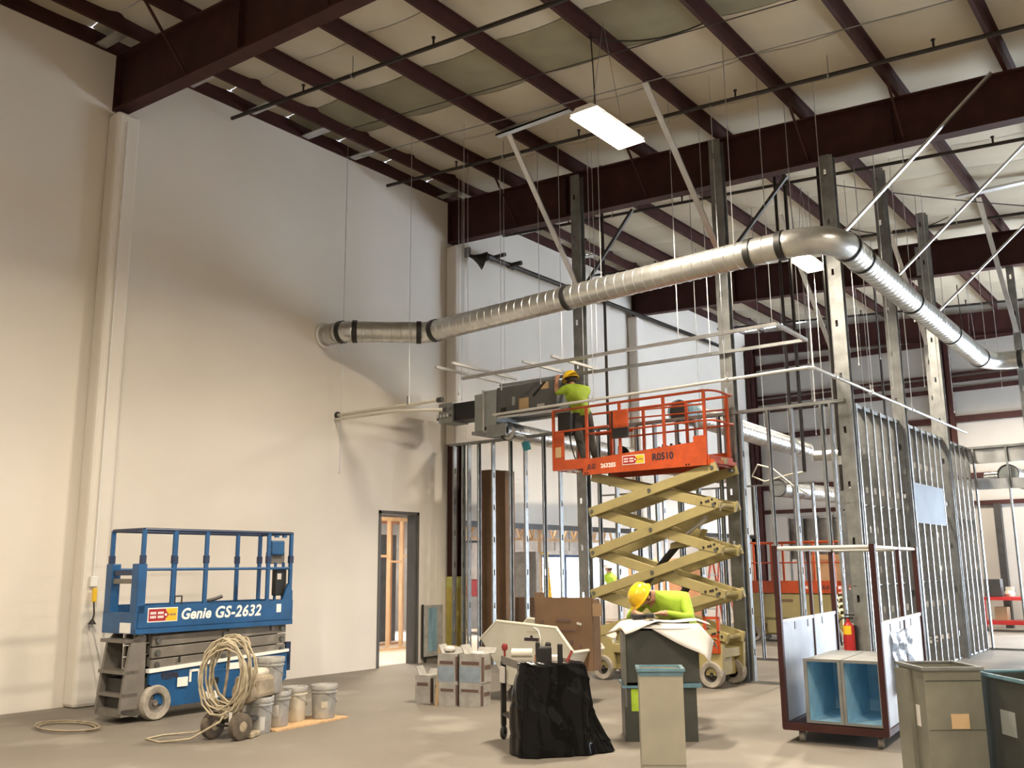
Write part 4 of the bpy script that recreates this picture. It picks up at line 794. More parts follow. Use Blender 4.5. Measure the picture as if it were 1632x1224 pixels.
b = MB(); p = on_cart(.32,.22,.80); b.cyl(p+V(0,0,.02), p+V(.03,.05,.13), .018, .012, 8); tag(b.build('caulk_tube', 'dark_red', smooth='auto'), 'small red brown tube leaning at the cart edge', 'tube')
b = MB(); p = on_cart(.0,.2,.80); b.cbox(p+V(0,0,.03),(.16,.12,.06),ca); tag(b.build('bottle_case', 'paper', bevel=.01), 'white flat case at the back of the utility cart', 'case')
# rubbish bag: slumped sack hung on the cart end
b = MB(); random.seed(21); n = 72; ax = Vector((.81,-.59,0)); bx = Vector((.59,.81,0)); c0 = Vector((7.16,7.72,0)); rows = []
for k in range(41):
    s = k/40; z = .012+.82*s; row = []
    hw = .335+.03*math.sin(3*s) - .02*s; hd = .20 - .05*s
    for i in range(n):
        a_ = 2*math.pi*i/n; ca_, sa_ = math.cos(a_), math.sin(a_)
        e = .55; u = math.copysign(abs(ca_)**e, ca_)*hw; v = math.copysign(abs(sa_)**e, sa_)*hd
        fold = .015*math.sin(7*a_+1.8*s)+.009*math.sin(13*a_-2.5*s)+.006*math.sin(23*a_+1.2*s)+.006*math.sin(4*a_+7*s)
        ph = math.atan2(.86-z, u+.38); fold += .020*(1-abs(math.sin(5.5*ph+.4)))**4*max(0,sa_) + .010*(1-abs(math.sin(9*s+3*u*2)))**5
        tail = max(0, 1-s*2.0)**1.3*.20*max(0, ca_)**2
        drape = .018*math.sin(4*(u*2.2+s*2.2))
        row.append(c0 + bx*(u+fold*1.2+tail+.05*(1-s)*ca_) + ax*(v+fold+drape*.5) + Vector((0,0,z - (.012*math.sin(4*a_) if k == 40 else 0))))
    rows.append(row+[row[0]])
b.grid(rows); top = [rows[-1][i] for i in range(n)]
b.add([r_ for r_ in top]+[c0+ax*(-.02)+V(0,0,.76)], [(i,(i+1)%n,n) for i in range(n)]); bot = rows[0][:n]; b.add(bot, [tuple(range(n))])
bag = b.build('rubbish_bag', 'bag', smooth=True); tag(bag, 'large black plastic rubbish bag hanging at the front of the utility cart', 'rubbish bag')
# ---------------------------------------------------------------- white tilt hopper with cardboard
t = thing('tilt_hopper', 'white plastic tilt hopper holding big brown cardboard', 'hopper', (5.0, 10.3, 0))
prof = [(-.88,.80),(-.60,1.04),(.40,.98),(.66,.68),(.50,.36),(.20,.22),(-.40,.22)]
for y in (0, .72):
    b = MB(); b.prism(prof, 1, y, y+.02); b.build('side_panel', 'white_plastic', t)
    b = MB(); b.tube([(q[0],y+.01,q[1]) for q in prof[:4]], .022, 8); b.build('rim', 'white_plastic', t, smooth='auto')
def strip(i, j, nm):
    b = MB(); (xa,za),(xb,zb) = prof[i], prof[j]; b.add([(xa,0.01,za),(xb,0.01,zb),(xb,.73,zb),(xa,.73,za)], [(0,1,2,3)]); return b.build(nm, 'white_plastic', t, solid=.015)
strip(3,4,'nose_panel'); strip(4,5,'nose_panel'); strip(5,6,'bottom_panel'); strip(6,0,'back_panel')
b = MB(); b.tube([(.66,0,.68),(.66,.73,.68)], .022, 8); b.tube([(-.88,0,.80),(-.88,.73,.80)], .022, 8); b.build('rim', 'white_plastic', t, smooth='auto')
b = MB(); b.lathe([(0,0),(.10,0),(.11,.26),(0,.27)], (.42,.12,.0), 16); b.lathe([(0,0),(.09,0),(.10,.24),(0,.25)], (.30,-.12,.0), 16); b.build('white_support', 'poly_sheet', t, smooth='auto')
b = MB(); b.box(-.4,.05,.06,.3,.68,.20); b.build('base_frame', 'dark_steel', t)
for y in (.02,.70):
    b = MB(); b.lathe([(.02,-.03),(.10,-.03),(.10,.03),(.02,.03)], (-.3,y,.10), 16, (0,1,0)); b.build('wheel', 'black_rubber', t, smooth='auto')
b = MB(); b.box(-.12,-.005,.80,.12,-.001,.84); b.box(-.02,-.005,.84,.02,-.001,.87); b.build('purple_mark', 'print_dark', t)
b = MB(); b.box(-.08,-.005,.90,.10,-.001,.93); b.build('faded_mark', 'bucket_white', t)
b = MB(); b.tube([(.05,-.02,.98),(.14,-.04,.94),(.18,-.04,.84),(.16,-.03,.70)], .008, 6); b.build('cord', 'white', t, smooth=True)
t = thing('cardboard_carton', 'big brown printed cardboard carton standing in the white hopper', 'box', (5.30, 10.62, .42), math.radians(8))
b = MB(); b.box(-.42,-.01,0,.42,.02,.94); b.box(-.45,.02,0,-.42,.26,1.0); b.box(.40,.02,.0,.43,.24,.92); b.build('panel', 'cardboard_dark', t)
b = MB(); b.box(.43,-.0,.70,.56,.012,.86); b.build('flap', 'cardboard', t)
for (x, z, w_, h_) in ((-.10,.62,.22,.035),(-.18,.50,.36,.025),(.10,.34,.05,.05),(.24,.30,.03,.03),(-.34,.6,.05,.04)):
    b = MB(); b.box(x,-.016,z,x+w_,-.0105,z+h_); b.build('print', 'carton_brown', t)
b = MB(); b.cbox((.24,-.02,.60),(.07,.006,.03),0,0,.25); b.build('label', 'paper', t)
t = thing('film_scraps', 'crumpled blue and white film inside the hopper nose', 'plastic film', (5.42, 10.42, .55))
random.seed(9)
for k in range(5):
    b = MB(); b.lathe([(0,0)]+[(.07*math.sin(math.pi*(i+.5)/5)*random.uniform(.6,1.4), .03*i) for i in range(1,5)]+[(0,.14)], (random.uniform(-.12,.1),random.uniform(-.0,.14),random.uniform(.0,.06)), 7); b.build('film_lump', 'blue_film' if k % 2 else 'paper', t)
# ---------------------------------------------------------------- duct sections in the middle
def duct_box(name, label, loc, rz, w_, l_, h_, m_, rim='blue_film', closed_top=False, t_=.012, inner='blue_lining'):
    t = thing(name, label, 'duct', loc, rz)
    for (a0,b0,a1,b1) in ((-w_/2,-l_/2,w_/2,-l_/2+t_),(-w_/2,l_/2-t_,w_/2,l_/2),(-w_/2,-l_/2+t_,-w_/2+t_,l_/2-t_),(w_/2-t_,-l_/2+t_,w_/2,l_/2-t_)):
        b = MB(); b.box(a0,b0,0,a1,b1,h_); b.build('panel', m_, t)
    b = MB(); b.box(-w_/2+t_,-l_/2+t_,h_*.35,w_/2-t_,l_/2-t_,h_*.36); b.build('inner_film', inner, t)
    if rim:
        b = MB()
        for (a0,b0,a1,b1) in ((-w_/2-.02,-l_/2-.02,w_/2+.02,-l_/2+t_),(-w_/2-.02,l_/2-t_,w_/2+.02,l_/2+.02),(-w_/2-.02,-l_/2+t_,-w_/2+t_,l_/2-t_),(w_/2-t_,-l_/2+t_,w_/2+.02,l_/2-t_)): b.box(a0,b0,h_-.012,a1,b1,h_+.012)
        b.build('top_flange', rim, t)
    return t
dk = math.atan2(.41, .59)
lo = Vector((7.725, 8.855, 0)) + Vector((-.57,.82,0))*.30
t = duct_box('duct_section', 'dark sheet metal duct section on the floor under the paper covered one', lo, dk, .74, .56, .54, 'sheet_dark', 'blue_film')
b = MB(); b.box(.10,-.285,.22,.22,-.281,.36); b.build('sticker', 'paper', t)
b = MB(); b.box(-.30,-.284,.30,-.10,-.2815,.52); b.build('green_film', 'hivis', t)
b = MB(); b.box(.10,-.32,.535,.42,.30,.575); b.build('blue_wrap', 'blue_film', t)
t = duct_box('duct_section', 'dark sheet metal duct section topped with loose drawings', lo+V(.02,.03,.58), dk, .76, .56, .52, 'sheet_dark', None)
b = MB(); b.box(-.40,-.30,-.24,-.375,.26,.50); b.build('side_flange', 'galv_dark', t)
# loose drawings
t = thing('paper_drawings', 'loose white drawings spread over the dark duct section', 'paper', lo+V(.02,.03,1.105), dk)
def sheet(x0, y0, w_, l_, rz, lift_, drop, seed, z=0):
    random.seed(seed); b = MB(); rows = []; n = 12; cr, sr = math.cos(rz), math.sin(rz)
    for i in range(n+1):
        row = []
        for j in range(n+1):
            u, v = (i/n-.5)*w_, (j/n-.5)*l_; X, Y = x0+cr*u-sr*v, y0+sr*u+cr*v
            zz = z+.012*math.sin(5*i/n+seed)+.012*math.sin(6*j/n+2*seed)
            for (q, edge, sgn) in ((X, .40, 1), (-X, .40, 1), (-Y, .29, 1)):
                if q > edge: zz -= drop*(q-edge)*1.0
            row.append((X, Y, zz+lift_))
        rows.append(row)
    b.grid(rows); b.build('sheet', 'paper', t, smooth=True, solid=.002)
sheet(-.02,-.05,.80,.55,.05,.03,.6,1); sheet(.24,-.20,.62,.46,-.35,.055,1.3,2,.0); sheet(.22,.06,.60,.42,.12,.085,.4,3); sheet(-.26,-.12,.44,.48,.35,.07,.8,4)
b = MB(); b.cbox((-.20,.10,.12),(.16,.08,.05),.3); b.cbox((-.08,.04,.13),(.10,.05,.05),-.4); b.build('black_binder', 'black', t, bevel=.012)
# tall narrow duct in front
pd = math.atan2(.20, .31)
t = duct_box('duct_section', 'tall narrow tan duct standing in the foreground with a blue film top', Vector((8.595,7.32,0))+Vector((-.54,.84,0))*.16, pd, .37, .30, .89, 'sheet_tan', 'blue_film')
b = MB(); b.box(-.19,-.155,.84,.19,.155,.875); b.build('film_band', 'blue_film', t); b = MB(); b.box(-.187,-.154,.12,.187,-.1505,.125); b.build('crease', 'sheet_green', t)
# ---------------------------------------------------------------- sheet metal cart with two duct sections
t = thing('sheet_cart', 'tall dark red framed cart with galvanized side panels on casters', 'cart', (8.74, 9.60, 0), math.radians(5))
W_, D_, H_ = .98, 2.25, 1.96
for x in (0, W_):
    for y, q in ((0,.055),(D_*.55,.035),(D_,.055)):
        b = MB(); b.bar((x,y,.13),(x,y,H_),q,q,(0,1,0)); b.build('post', 'red_steel', t)
    b = MB(); b.box(x-.028,0,.13,x+.028,D_,.19); b.build('bottom_rail', 'red_steel', t)
    b = MB(); b.box(x-.006,.03,.19,x+.006,D_-.03,1.17); b.build('side_sheet', 'sheet_zinc', t)
    b = MB(); b.bar((x,.0,1.18),(x,D_,1.18),.035,.035); b.build('mid_rail', 'grey_steel', t)
    for y in (.5,1.0,1.6):
        b = MB(); b.box(x-.012,y,1.08,x+.012,y+.05,1.16); b.build('tab', 'dark_steel', t)
b = MB(); b.tube([(0,0,H_-.03),(W_,0,H_-.03)], .022, 8); b.build('top_rail', 'white_strut', t, smooth='auto'); b = MB(); b.tube([(0,D_,H_-.03),(W_,D_,H_-.03)], .022, 8); b.build('top_rail', 'white_strut', t, smooth='auto')
for x in (0, W_):
    b = MB(); b.tube([(x,0,H_-.03),(x,D_,H_-.03)], .018, 8); b.build('top_rail', 'white_strut', t, smooth='auto')
b = MB(); b.box(0,0,.13,W_,D_,.17); b.box(-.02,-.03,.12,W_+.02,.03,.19); b.build('deck', 'red_steel', t)
for x in (.14, W_-.08):
    for y in (.08, D_-.1):
        b = MB(); b.lathe([(.012,-.03),(.058,-.03),(.066,-.02),(.066,.02),(.058,.03),(.012,.03)], (x,y,.066), 18, (1,.2,0)); b.box(x-.03,y-.03,.115,x+.03,y+.03,.13); b.box(x-.026,y-.02,.04,x-.022,y+.02,.12); b.box(x+.022,y-.02,.04,x+.026,y+.02,.12); b.build('caster', 'grey_steel', t, smooth='auto')
b = MB(); rows = []; random.seed(4)
for i in range(13):
    rows.append([(W_+.02+.03*math.sin(i*1.1+j*.7)*math.sin(j*.9)+.01, .45+i*.08, .45+j*.055+.02*math.sin(i*.9)) for j in range(12)])
b.grid(rows); b.build('plastic_wrap', 'clear_plastic', t, smooth=True)
ct = t
cR = Matrix.Rotation(math.radians(5), 3, 'Z')
for k, (x, w_, lab) in enumerate(((.40, .35, 'open duct section with blue lining lying on the cart, left one'), (.775, .37, 'open duct section with blue lining lying on the cart, right one'))):
    p = Vector((8.74,9.60,.20)) + cR @ Vector((x, .02, 0)); t = thing('duct_section', lab, 'duct', p, math.radians(5), 'duct sections lying on the cart'); h_ = .62; L_ = 1.15
    for (a0,z0,a1,z1) in ((-w_/2,0,w_/2,.01),(-w_/2,h_-.01,w_/2,h_),(-w_/2,.01,-w_/2+.01,h_-.01),(w_/2-.01,.01,w_/2,h_-.01)):
        b = MB(); b.box(a0,0,z0,a1,L_,z1); b.build('panel', 'galv', t)
    for (a0,z0,a1,z1) in ((-w_/2+.0105,.0105,w_/2-.0105,.014),(-w_/2+.0105,h_-.014,w_/2-.0105,h_-.0105),(-w_/2+.0105,.014,-w_/2+.014,h_-.014),(w_/2-.014,.014,w_/2-.0105,h_-.014)):
        b = MB(); b.box(a0,.03,z0,a1,L_-.1,z1); b.build('blue_lining', 'blue_lining', t)
    b = MB(); b.box(-w_/2+.01,L_-.12,.01,w_/2-.01,L_-.1,h_-.01); b.build('end_film', 'blue_lining', t)
    b = MB()
    for (a0,z0,a1,z1) in ((-w_/2-.012,-.0,w_/2+.012,.024),(-w_/2-.012,h_-.024,w_/2+.012,h_+.004),(-w_/2-.012,.024,-w_/2+.024,h_-.024),(w_/2-.024,.024,w_/2+.012,h_-.024)): b.box(a0,-.012,z0,a1,.0,z1)
    b.build('end_flange', 'galv', t)
# ---------------------------------------------------------------- big duct sections bottom right
t = duct_box('duct_section', 'large tan green duct section standing bottom right with two stickers', (10.58, 8.32, 0), math.radians(38), .45, .48, .95, 'sheet_green', 'galv', inner='blue_film')
b = MB(); b.box(-.04,-.244,.50,.10,-.2405,.61); b.build('sticker', 'cardboard_light', t); b = MB(); b.box(-.2285,-.12,.50,-.2255,-.05,.66); b.build('sticker', 'paper', t)
b = MB(); b.box(-.215,-.2425,.855,.22,-.2405,.862); b.build('seam', 'sheet_dark', t); b = MB(); b.box(-.215,-.2425,.49,.22,-.2405,.494); b.build('seam', 'sheet_dark', t)
b = MB(); b.box(-.262,-.02,0,-.226,.23,.92); b.build('side_flange', 'sheet_green', t)
t = duct_box('duct_section', 'dark green duct section at the bottom right corner', (11.36, 8.30, 0), math.radians(-50), 1.0, .60, .90, 'sheet_dark', 'blue_film')
b = MB(); b.box(-.16,-.304,.48,.04,-.3005,.66); b.build('sticker', 'ahu_light', t)
# ---------------------------------------------------------------- people
RAD = dict(pelvis=.155, spine=.14, chest=.165, upper=.13, neck=.058, head=.092, crown=.082, nose=.02, sh=.078, el=.052, wr=.034, palm=.036, f=.0105, hip=.105, kn=.070, an=.048, heel=.045, toe=.042)
def person(label, base, J, mats, zone, helmet, hair='hair', bulk=1.0):
    """J: joint name -> world position; names end in L / R for the limbs"""
    base = Vector(base); t_edges = [('pelvis','spine'),('spine','chest'),('chest','upper'),('upper','neck'),('neck','head'),('head','crown'),('head','nose')]
    P = {k: Vector(v)-base for k, v in J.items()}
    hd = (P['crown']-P['head']).normalized()
    for s in 'LR':
        t_edges += [('upper','sh'+s),('sh'+s,'el'+s),('el'+s,'wr'+s),('wr'+s,'palm'+s),('pelvis','hip'+s),('hip'+s,'kn'+s),('kn'+s,'an'+s),('an'+s,'toe'+s)]
        d = (P['palm'+s]-P['wr'+s]).normalized(); u = Vector((0,0,1)); sd = d.cross(u)
        if sd.length < .2: sd = d.cross(Vector((1,0,0)))
        sd.normalize(); dn = sd.cross(d).normalized()
        if dn.z > 0: dn = -dn
        for i, (o_, l_) in enumerate(((-.030,.085),(-.010,.098),(.010,.092),(.030,.072))):
            a = P['palm'+s]+d*.02+sd*o_; b1 = a+d*l_*.5+dn*.008; b2 = a+d*l_*.85+dn*.035
            for nm, q in (('fa',a),('fb',b1),('fc',b2)): P['%s%d%s' % (nm, i, s)] = q
            t_edges += [('palm'+s,'fa%d%s' % (i,s)),('fa%d%s' % (i,s),'fb%d%s' % (i,s)),('fb%d%s' % (i,s),'fc%d%s' % (i,s))]
        P['ta'+s] = P['wr'+s]+d*.035-sd*.038; P['tb'+s] = P['ta'+s]+d*.045-sd*.022; t_edges += [('palm'+s,'ta'+s),('ta'+s,'tb'+s)]
    names = list(P); idx = {k: i for i, k in enumerate(names)}
    me = bpy.data.meshes.new('body_skeleton'); me.from_pydata([P[k] for k in names], [(idx[a], idx[b]) for a, b in t_edges], []); me.update()
    o = bpy.data.objects.new('body_tmp', me); COL.objects.link(o)
    sk = o.modifiers.new('skin', 'SKIN'); sk.use_smooth_shade = True
    ly = me.skin_vertices[0].data
    for k, i in idx.items():
        key = 'f' if k[0] in 'f' and k[1] in 'abc' or k[:2] in ('ta','tb') else (k[:-1] if k[-1] in 'LR' and k not in RAD else k)
        r = RAD.get(key, .03)*(bulk if key in ('pelvis','spine','chest','upper','sh','el','hip','kn') else 1); ly[i].radius = (r*1.12 if k in ('chest','upper','pelvis') else r, r*.92 if k in ('chest','upper','spine') else r); ly[i].use_root = (k == 'pelvis')
    sb = o.modifiers.new('sub', 'SUBSURF'); sb.levels = 2; sb.render_levels = 2
    dg = bpy.context.evaluated_depsgraph_get(); bm_ = bpy.data.meshes.new_from_object(o.evaluated_get(dg)); bpy.data.objects.remove(o)
    bm_.name = 'body'; bm_.materials.clear()
    for m_ in mats: bm_.materials.append(MAT[m_])
    segs = [(P[a], P[b], zone(a, b)) for a, b in t_edges]
    for pl in bm_.polygons:
        c = pl.center; best = (9, 0)
        for a, b, z in segs:
            ab = b-a; s_ = max(0, min(1, (c-a).dot(ab)/max(ab.length_squared, 1e-9))); dd = (c-(a+ab*s_)).length
            if dd < best[0]: best = (dd, z)
        pl.material_index = best[1]; pl.use_smooth = True
    body = bpy.data.objects.new('person', bm_); COL.objects.link(body); body.location = base; tag(body, label, 'person')
    # hard hat and hair as children
    h0 = P['head']+hd*.030; fr = (P['nose']-P['head']); fr = (fr-hd*fr.dot(hd)).normalized(); sd = hd.cross(fr)
    M = Matrix((( fr.x, sd.x, hd.x, h0.x),(fr.y, sd.y, hd.y, h0.y),(fr.z, sd.z, hd.z, h0.z),(0,0,0,1)))
    b = MB(); n = 20; rows = []
    for r_, z_ in ((.150,.000),(.152,.012),(.132,.018),(.131,.05),(.121,.09),(.098,.125),(.06,.146),(.02,.153),(.0005,.154)):
        rows.append([M @ Vector(((r_*1.14+(.035*max(0,math.cos(2*math.pi*i/n))**2 if z_ < .015 else 0))*math.cos(2*math.pi*i/n), r_*math.sin(2*math.pi*i/n), z_)) for i in range(n+1)])
    b.grid(rows); hh = b.build('hard_hat', helmet, body, smooth='auto', solid=.004)
    b = MB(); b.tube([M @ Vector((.14*math.cos(a_)*1.06, 0, .16*math.sin(a_)+.0)) for a_ in [.35+i*.24 for i in range(11)]], .012, 6); rg = b.build('hat_ridge', helmet, smooth=True); rg.parent = hh; rg.location = rg.location - hh.location
    b = MB(); rows = []
    for z_, r_ in ((-.075,.070),(-.05,.092),(-.01,.103),(.03,.106)):
        rows.append([M @ Vector((r_*1.08*math.cos(a_)-.012, r_*math.sin(a_), z_)) for a_ in [1.25+i*(2*math.pi-2.5)/12 for i in range(13)]])
    b.grid(rows); b.build('hair', hair, body, smooth=True, solid=.01)
    for s_ in (-1, 1):
        b = MB(); b.lathe([(0,-.006),(.009,-.003),(.009,.003),(0,.006)], M @ Vector((.094, s_*.034, -.022)), 8, fr); b.build('eye', 'black', body)
        b = MB(); b.lathe([(0,-.01),(.018,-.008),(.026,0),(.015,.01),(0,.012)], M @ Vector((-.005, s_*.098, -.035)), 10, sd*s_); b.build('ear', 'skin', body, smooth=True)
    b = MB(); b.tube([M @ Vector((.088, y_, -.085+abs(y_)*.1)) for y_ in (-.025,-.01,.01,.025)], .006, 6); b.build('mouth', 'dark_red', body)
    return body
def zone_tee(a, b):
    if a in ('neck','head') or b in ('crown','nose'): return 2
    if a[:2] in ('el','wr') or a[:4] == 'palm' or a[:2] in ('fa','fb','ta'): return 2
    if a[:3] == 'hip' or b[:3] == 'hip' or a[:2] == 'kn': return 1
    if a[:2] == 'an': return 3
    return 0
def zone_long(a, b):
    if a[:2] == 'el': return 0
    return zone_tee(a, b)
# on the lift: seen from behind, working on the air handler
person('worker in yellow hard hat and lime shirt standing on the raised orange lift', (3.93, 13.42, 3.452), dict(
    pelvis=(3.80,13.44,4.30), spine=(3.76,13.45,4.48), chest=(3.72,13.46,4.66), upper=(3.67,13.47,4.80), neck=(3.60,13.48,4.91), head=(3.565,13.485,5.00), crown=(3.545,13.49,5.10), nose=(3.475,13.53,4.985),
    shL=(3.56,13.33,4.83), elL=(3.42,13.24,4.76), wrL=(3.40,13.28,4.98), palmL=(3.39,13.32,5.05), shR=(3.80,13.62,4.82), elR=(3.62,13.74,4.80), wrR=(3.45,13.70,4.98), palmR=(3.40,13.68,5.03),
    hipL=(3.75,13.36,4.22), knL=(3.82,13.34,3.90), anL=(3.92,13.32,3.53), toeL=(3.81,13.36,3.495), hipR=(3.87,13.54,4.22), knR=(3.94,13.52,3.90), anR=(4.03,13.52,3.53), toeR=(3.92,13.57,3.495)),
    ['hivis','pants','skin','black_rubber'], zone_tee, 'helmet_yellow', bulk=1.12)
# bending over the drawings
person('worker in yellow hard hat and lime long sleeved shirt bending over the drawings', (7.30, 10.20, 0), dict(
    pelvis=(7.28,10.34,.98), spine=(7.30,10.20,1.14), chest=(7.27,10.04,1.29), upper=(7.21,9.90,1.39), neck=(7.15,9.79,1.43), head=(7.08,9.69,1.40), crown=(7.035,9.62,1.46), nose=(7.05,9.615,1.31),
    shL=(7.43,10.02,1.38), elL=(7.58,9.86,1.17), wrL=(7.42,9.62,1.24), palmL=(7.35,9.56,1.24), shR=(6.93,9.93,1.37), elR=(6.83,9.80,1.16), wrR=(7.02,9.54,1.24), palmR=(7.10,9.50,1.24),
    hipL=(7.33,10.40,.90), knL=(7.27,10.28,.50), anL=(7.26,10.38,.09), toeL=(7.30,10.25,.045), hipR=(7.16,10.28,.90), knR=(7.07,10.18,.50), anR=(7.04,10.28,.09), toeR=(7.08,10.15,.045)),
    ['hivis','pants','skin','black_rubber'], zone_long, 'helmet_yellow', bulk=1.22)
# far worker
person('distant worker in white hard hat and lime shirt seen through the stud wall', (-3.40, 25.8, 0), dict(
    pelvis=(-3.38,25.8,.98), spine=(-3.38,25.8,1.16), chest=(-3.40,25.8,1.32), upper=(-3.43,25.79,1.46), neck=(-3.45,25.78,1.58), head=(-3.47,25.77,1.68), crown=(-3.475,25.77,1.79), nose=(-3.57,25.74,1.665),
    shL=(-3.48,25.60,1.45), elL=(-3.58,25.52,1.20), wrL=(-3.74,25.6,1.10), palmL=(-3.80,25.62,1.10), shR=(-3.38,25.98,1.45), elR=(-3.46,26.05,1.18), wrR=(-3.66,26.0,1.08), palmR=(-3.72,25.98,1.08),
    hipL=(-3.42,25.70,.92), knL=(-3.50,25.68,.52), anL=(-3.42,25.66,.09), toeL=(-3.55,25.64,.045), hipR=(-3.34,25.9,.92), knR=(-3.28,25.9,.52), anR=(-3.12,25.92,.09), toeR=(-3.24,25.94,.045)),
    ['hivis','jeans','skin','black_rubber'], zone_tee, 'helmet_white')
# ---------------------------------------------------------------- left wall door, column foot, annex
b = MB(); b.box(-.22,12.30,0,.015,12.36,2.83); b.box(-.22,13.32,0,.015,13.38,2.83); b.box(-.22,12.30,2.77,.015,13.38,2.83); b.box(-.20,13.27,0,-.0,13.33,2.78)
struct(b.build('door_1', 'door_frame'))
b = MB(); b.box(-7.2,11.0,3.30,-.2,36,3.45); struct(b.build('ceiling', 'block_grey'))
b = MB(); b.box(-7.0,11.0,-.05,-.2,36,.004); struct(b.build('floor', 'annex_floor'))
w = MB(); w.box(-7.2,11.0,0,-7.0,12.5,3.3); w.box(-7.2,12.5,2.2,-7.0,19.0,3.3); w.box(-7.2,19.0,0,-7.0,27.0,3.3); w.box(-7.2,27.0,2.2,-7.0,31.2,3.3); w.box(-7.2,31.2,0,-7.0,36,3.3); wo = struct(w.build('wall_outer', 'block_grey'))
for k in range(22):
    b = MB(); y = 14+k*.92; b.box(-6.995,y,2.35,-6.96,y+.86,3.25); wchild(wo, b, 'wall_plank', 'block_grey')
w = MB(); w.box(-7.2,36,0,-.2,36.2,3.3); struct(w.build('wall_far', 'wall_liner'))
w = MB(); w.box(-7.2,10.9,0,-.2,11.0,3.3); struct(w.build('wall_near', 'wall_liner'))
w = MB(); w.box(-.2,YE,0,0,36,3.3); struct(w.build('wall_side', 'wall_liner'))
for k, (y0, y1) in enumerate(((27.0,28.50),(28.50,31.2),(12.5,15.8),(15.8,19.0))):  # last two windows are added to let daylight into the annex
    t = bpy.data.objects.new('window_%d' % (k+1), None); COL.objects.link(t); t.location = (-7.1, y0, 0); struct(t)
    for (a, z0, c, z1) in ((0,0,.10,2.2),(y1-y0-.10,0,y1-y0,2.2),(.10,2.10,y1-y0-.10,2.2),(.10,0,y1-y0-.10,.2)):
        b = MB(); b.box(-.05,a,z0,.08,c,z1); b.build('window_frame', 'blue_dark', t)
    b = MB(); b.box(-.005,.1,.2,.005,y1-y0-.1,2.1); b.build('pane', 'glass', t)
def wood_wall(label, loc, rz, n, sp, h, m_='wood', extra=True):
    t = thing('wood_stud_wall', label, 'stud wall', loc, rz)
    for k in range(n):
        b = MB(); b.box(k*sp-.02,-.045,.04,k*sp+.02,.045,h-.08); b.build('stud', m_, t)
    L_ = (n-1)*sp
    b = MB(); b.box(-.02,-.045,0,L_+.02,.045,.04); b.build('plate', m_, t); b = MB(); b.box(-.02,-.045,h-.08,L_+.02,.045,h); b.build('plate', m_, t)
    if extra:
        for k in range(n-1):
            b = MB(); z = 1.9+.12*(k % 2); b.box(k*sp+.02,-.04,z,(k+1)*sp-.02,.04,z+.04); b.build('blocking', m_, t)
    return t
for x_, y_, e_, l_ in ((-1.0, 13.7, 95, 'added fill lamp in the annex just behind the doorway'), (-3.6, 20.6, 150, 'added fill lamp in the annex over the red topped machine'), (-3.0, 26.6, 150, 'added fill lamp in the annex over the distant worker')):  # unseen fill lamps, added to brighten the annex
    t = thing('annex_fill_lamp', l_, 'lamp', (x_, y_, 3.24), 0, 'added annex fill lamps'); b = MB(); b.box(-.3,-.3,0,.3,.3,.06); b.build('housing', 'white', t)
    ld = bpy.data.lights.new('lamp_light', 'AREA'); ld.size = .5; ld.energy = e_; ld.color = LAMP_COL; lo_ = bpy.data.objects.new('lamp_light', ld); COL.objects.link(lo_); lo_.parent = t; lo_.location = (0,0,-.01)
wood_wall('timber stud wall seen through the doorway', (-2.55, 14.3, 0), math.pi/2, 6, .40, 2.9)
wood_wall('second timber stud wall deeper behind the doorway', (-3.6, 14.6, 0), math.pi/2, 6, .40, 2.9, 'wood_red')
wood_wall('timber stud wall behind the red steel column', (-2.6, 18.6, 0), 0, 5, .42, 2.9)
b = MB(); b.box(-4.5,15.2,0,-4.4,17.2,2.6); tag(b.build('dark_sheet', 'dark_steel'), 'dark sheet behind the timber studs in the doorway', 'sheet')
t = thing('timber_truss', 'pale timber truss with V shaped webs under the far annex ceiling', 'truss', (-2.2, 17.0, 2.45))
for z in (.0, .55):
    b = MB(); b.box(-.045,0,z,.045,7.0,z+.06); b.build('chord', 'wood', t)
for k in range(14):
    b = MB(); b.bar((0,k*.5,.05),(0,k*.5+.25,.55) ,.05,.04); b.bar((0,k*.5+.25,.55),(0,k*.5+.5,.05),.05,.04); b.build('web', 'wood', t)
# exposed column with foam wrap
t = thing('steel_column', 'dark red steel column at the stud wall end with a yellow wrapped foot', 'column', (.16, 14.31, 0))
b = MB(); b.box(-.13,-.13,0,.13,-.112,4.22); b.box(-.13,.112,0,.13,.13,4.22); b.box(-.01,-.112,0,.01,.112,4.22); b.build('shaft', 'red_steel', t)
b = MB(); b.box(-.15,-.15,.05,.15,.15,1.40); b.build('yellow_foam', 'yellow_foam', t, bevel=.03); b = MB(); b.box(-.152,-.152,1.38,.152,.152,1.60); b.build('lime_band', 'lime_foam', t, bevel=.03)
t = thing('leaning_panel', 'framed white panel with a blue smear leaning on the left wall', 'panel', (.04, 13.46, .0))
b = MB(); b.box(0,0,.11,.03,.55,1.06); b.build('board', 'carton_white', t); b = MB(); b.box(.03,.14,.2,.033,.38,1.02); b.build('blue_smear', 'panel_blue', t)
b = MB(); b.box(-.005,-.02,.09,.04,.0,1.08); b.box(-.005,.0,.09,.04,.57,.11); b.box(.0,.05,0,.03,.1,.1); b.box(0,.45,0,.03,.5,.1); b.build('frame', 'dark_steel', t)
b = MB(); b.cbox((.55,13.6,.17),(.36,.03,.34),math.radians(20),-.15); tag(b.build('cardboard_sheet', 'cardboard_light'), 'small tan cardboard sheet leaning by the yellow column foot', 'cardboard')
t = thing('tall_carton', 'tall dark brown cardboard carton standing behind the front studs', 'box', (1.0, 14.42, 0))
b = MB(); b.box(-.30,0,0,.0,.30,3.68); b.build('face_panel', 'cardboard_dark', t); b = MB(); b.box(.03,.03,0,.30,.33,3.64); b.build('face_panel', 'cardboard_dark', t)
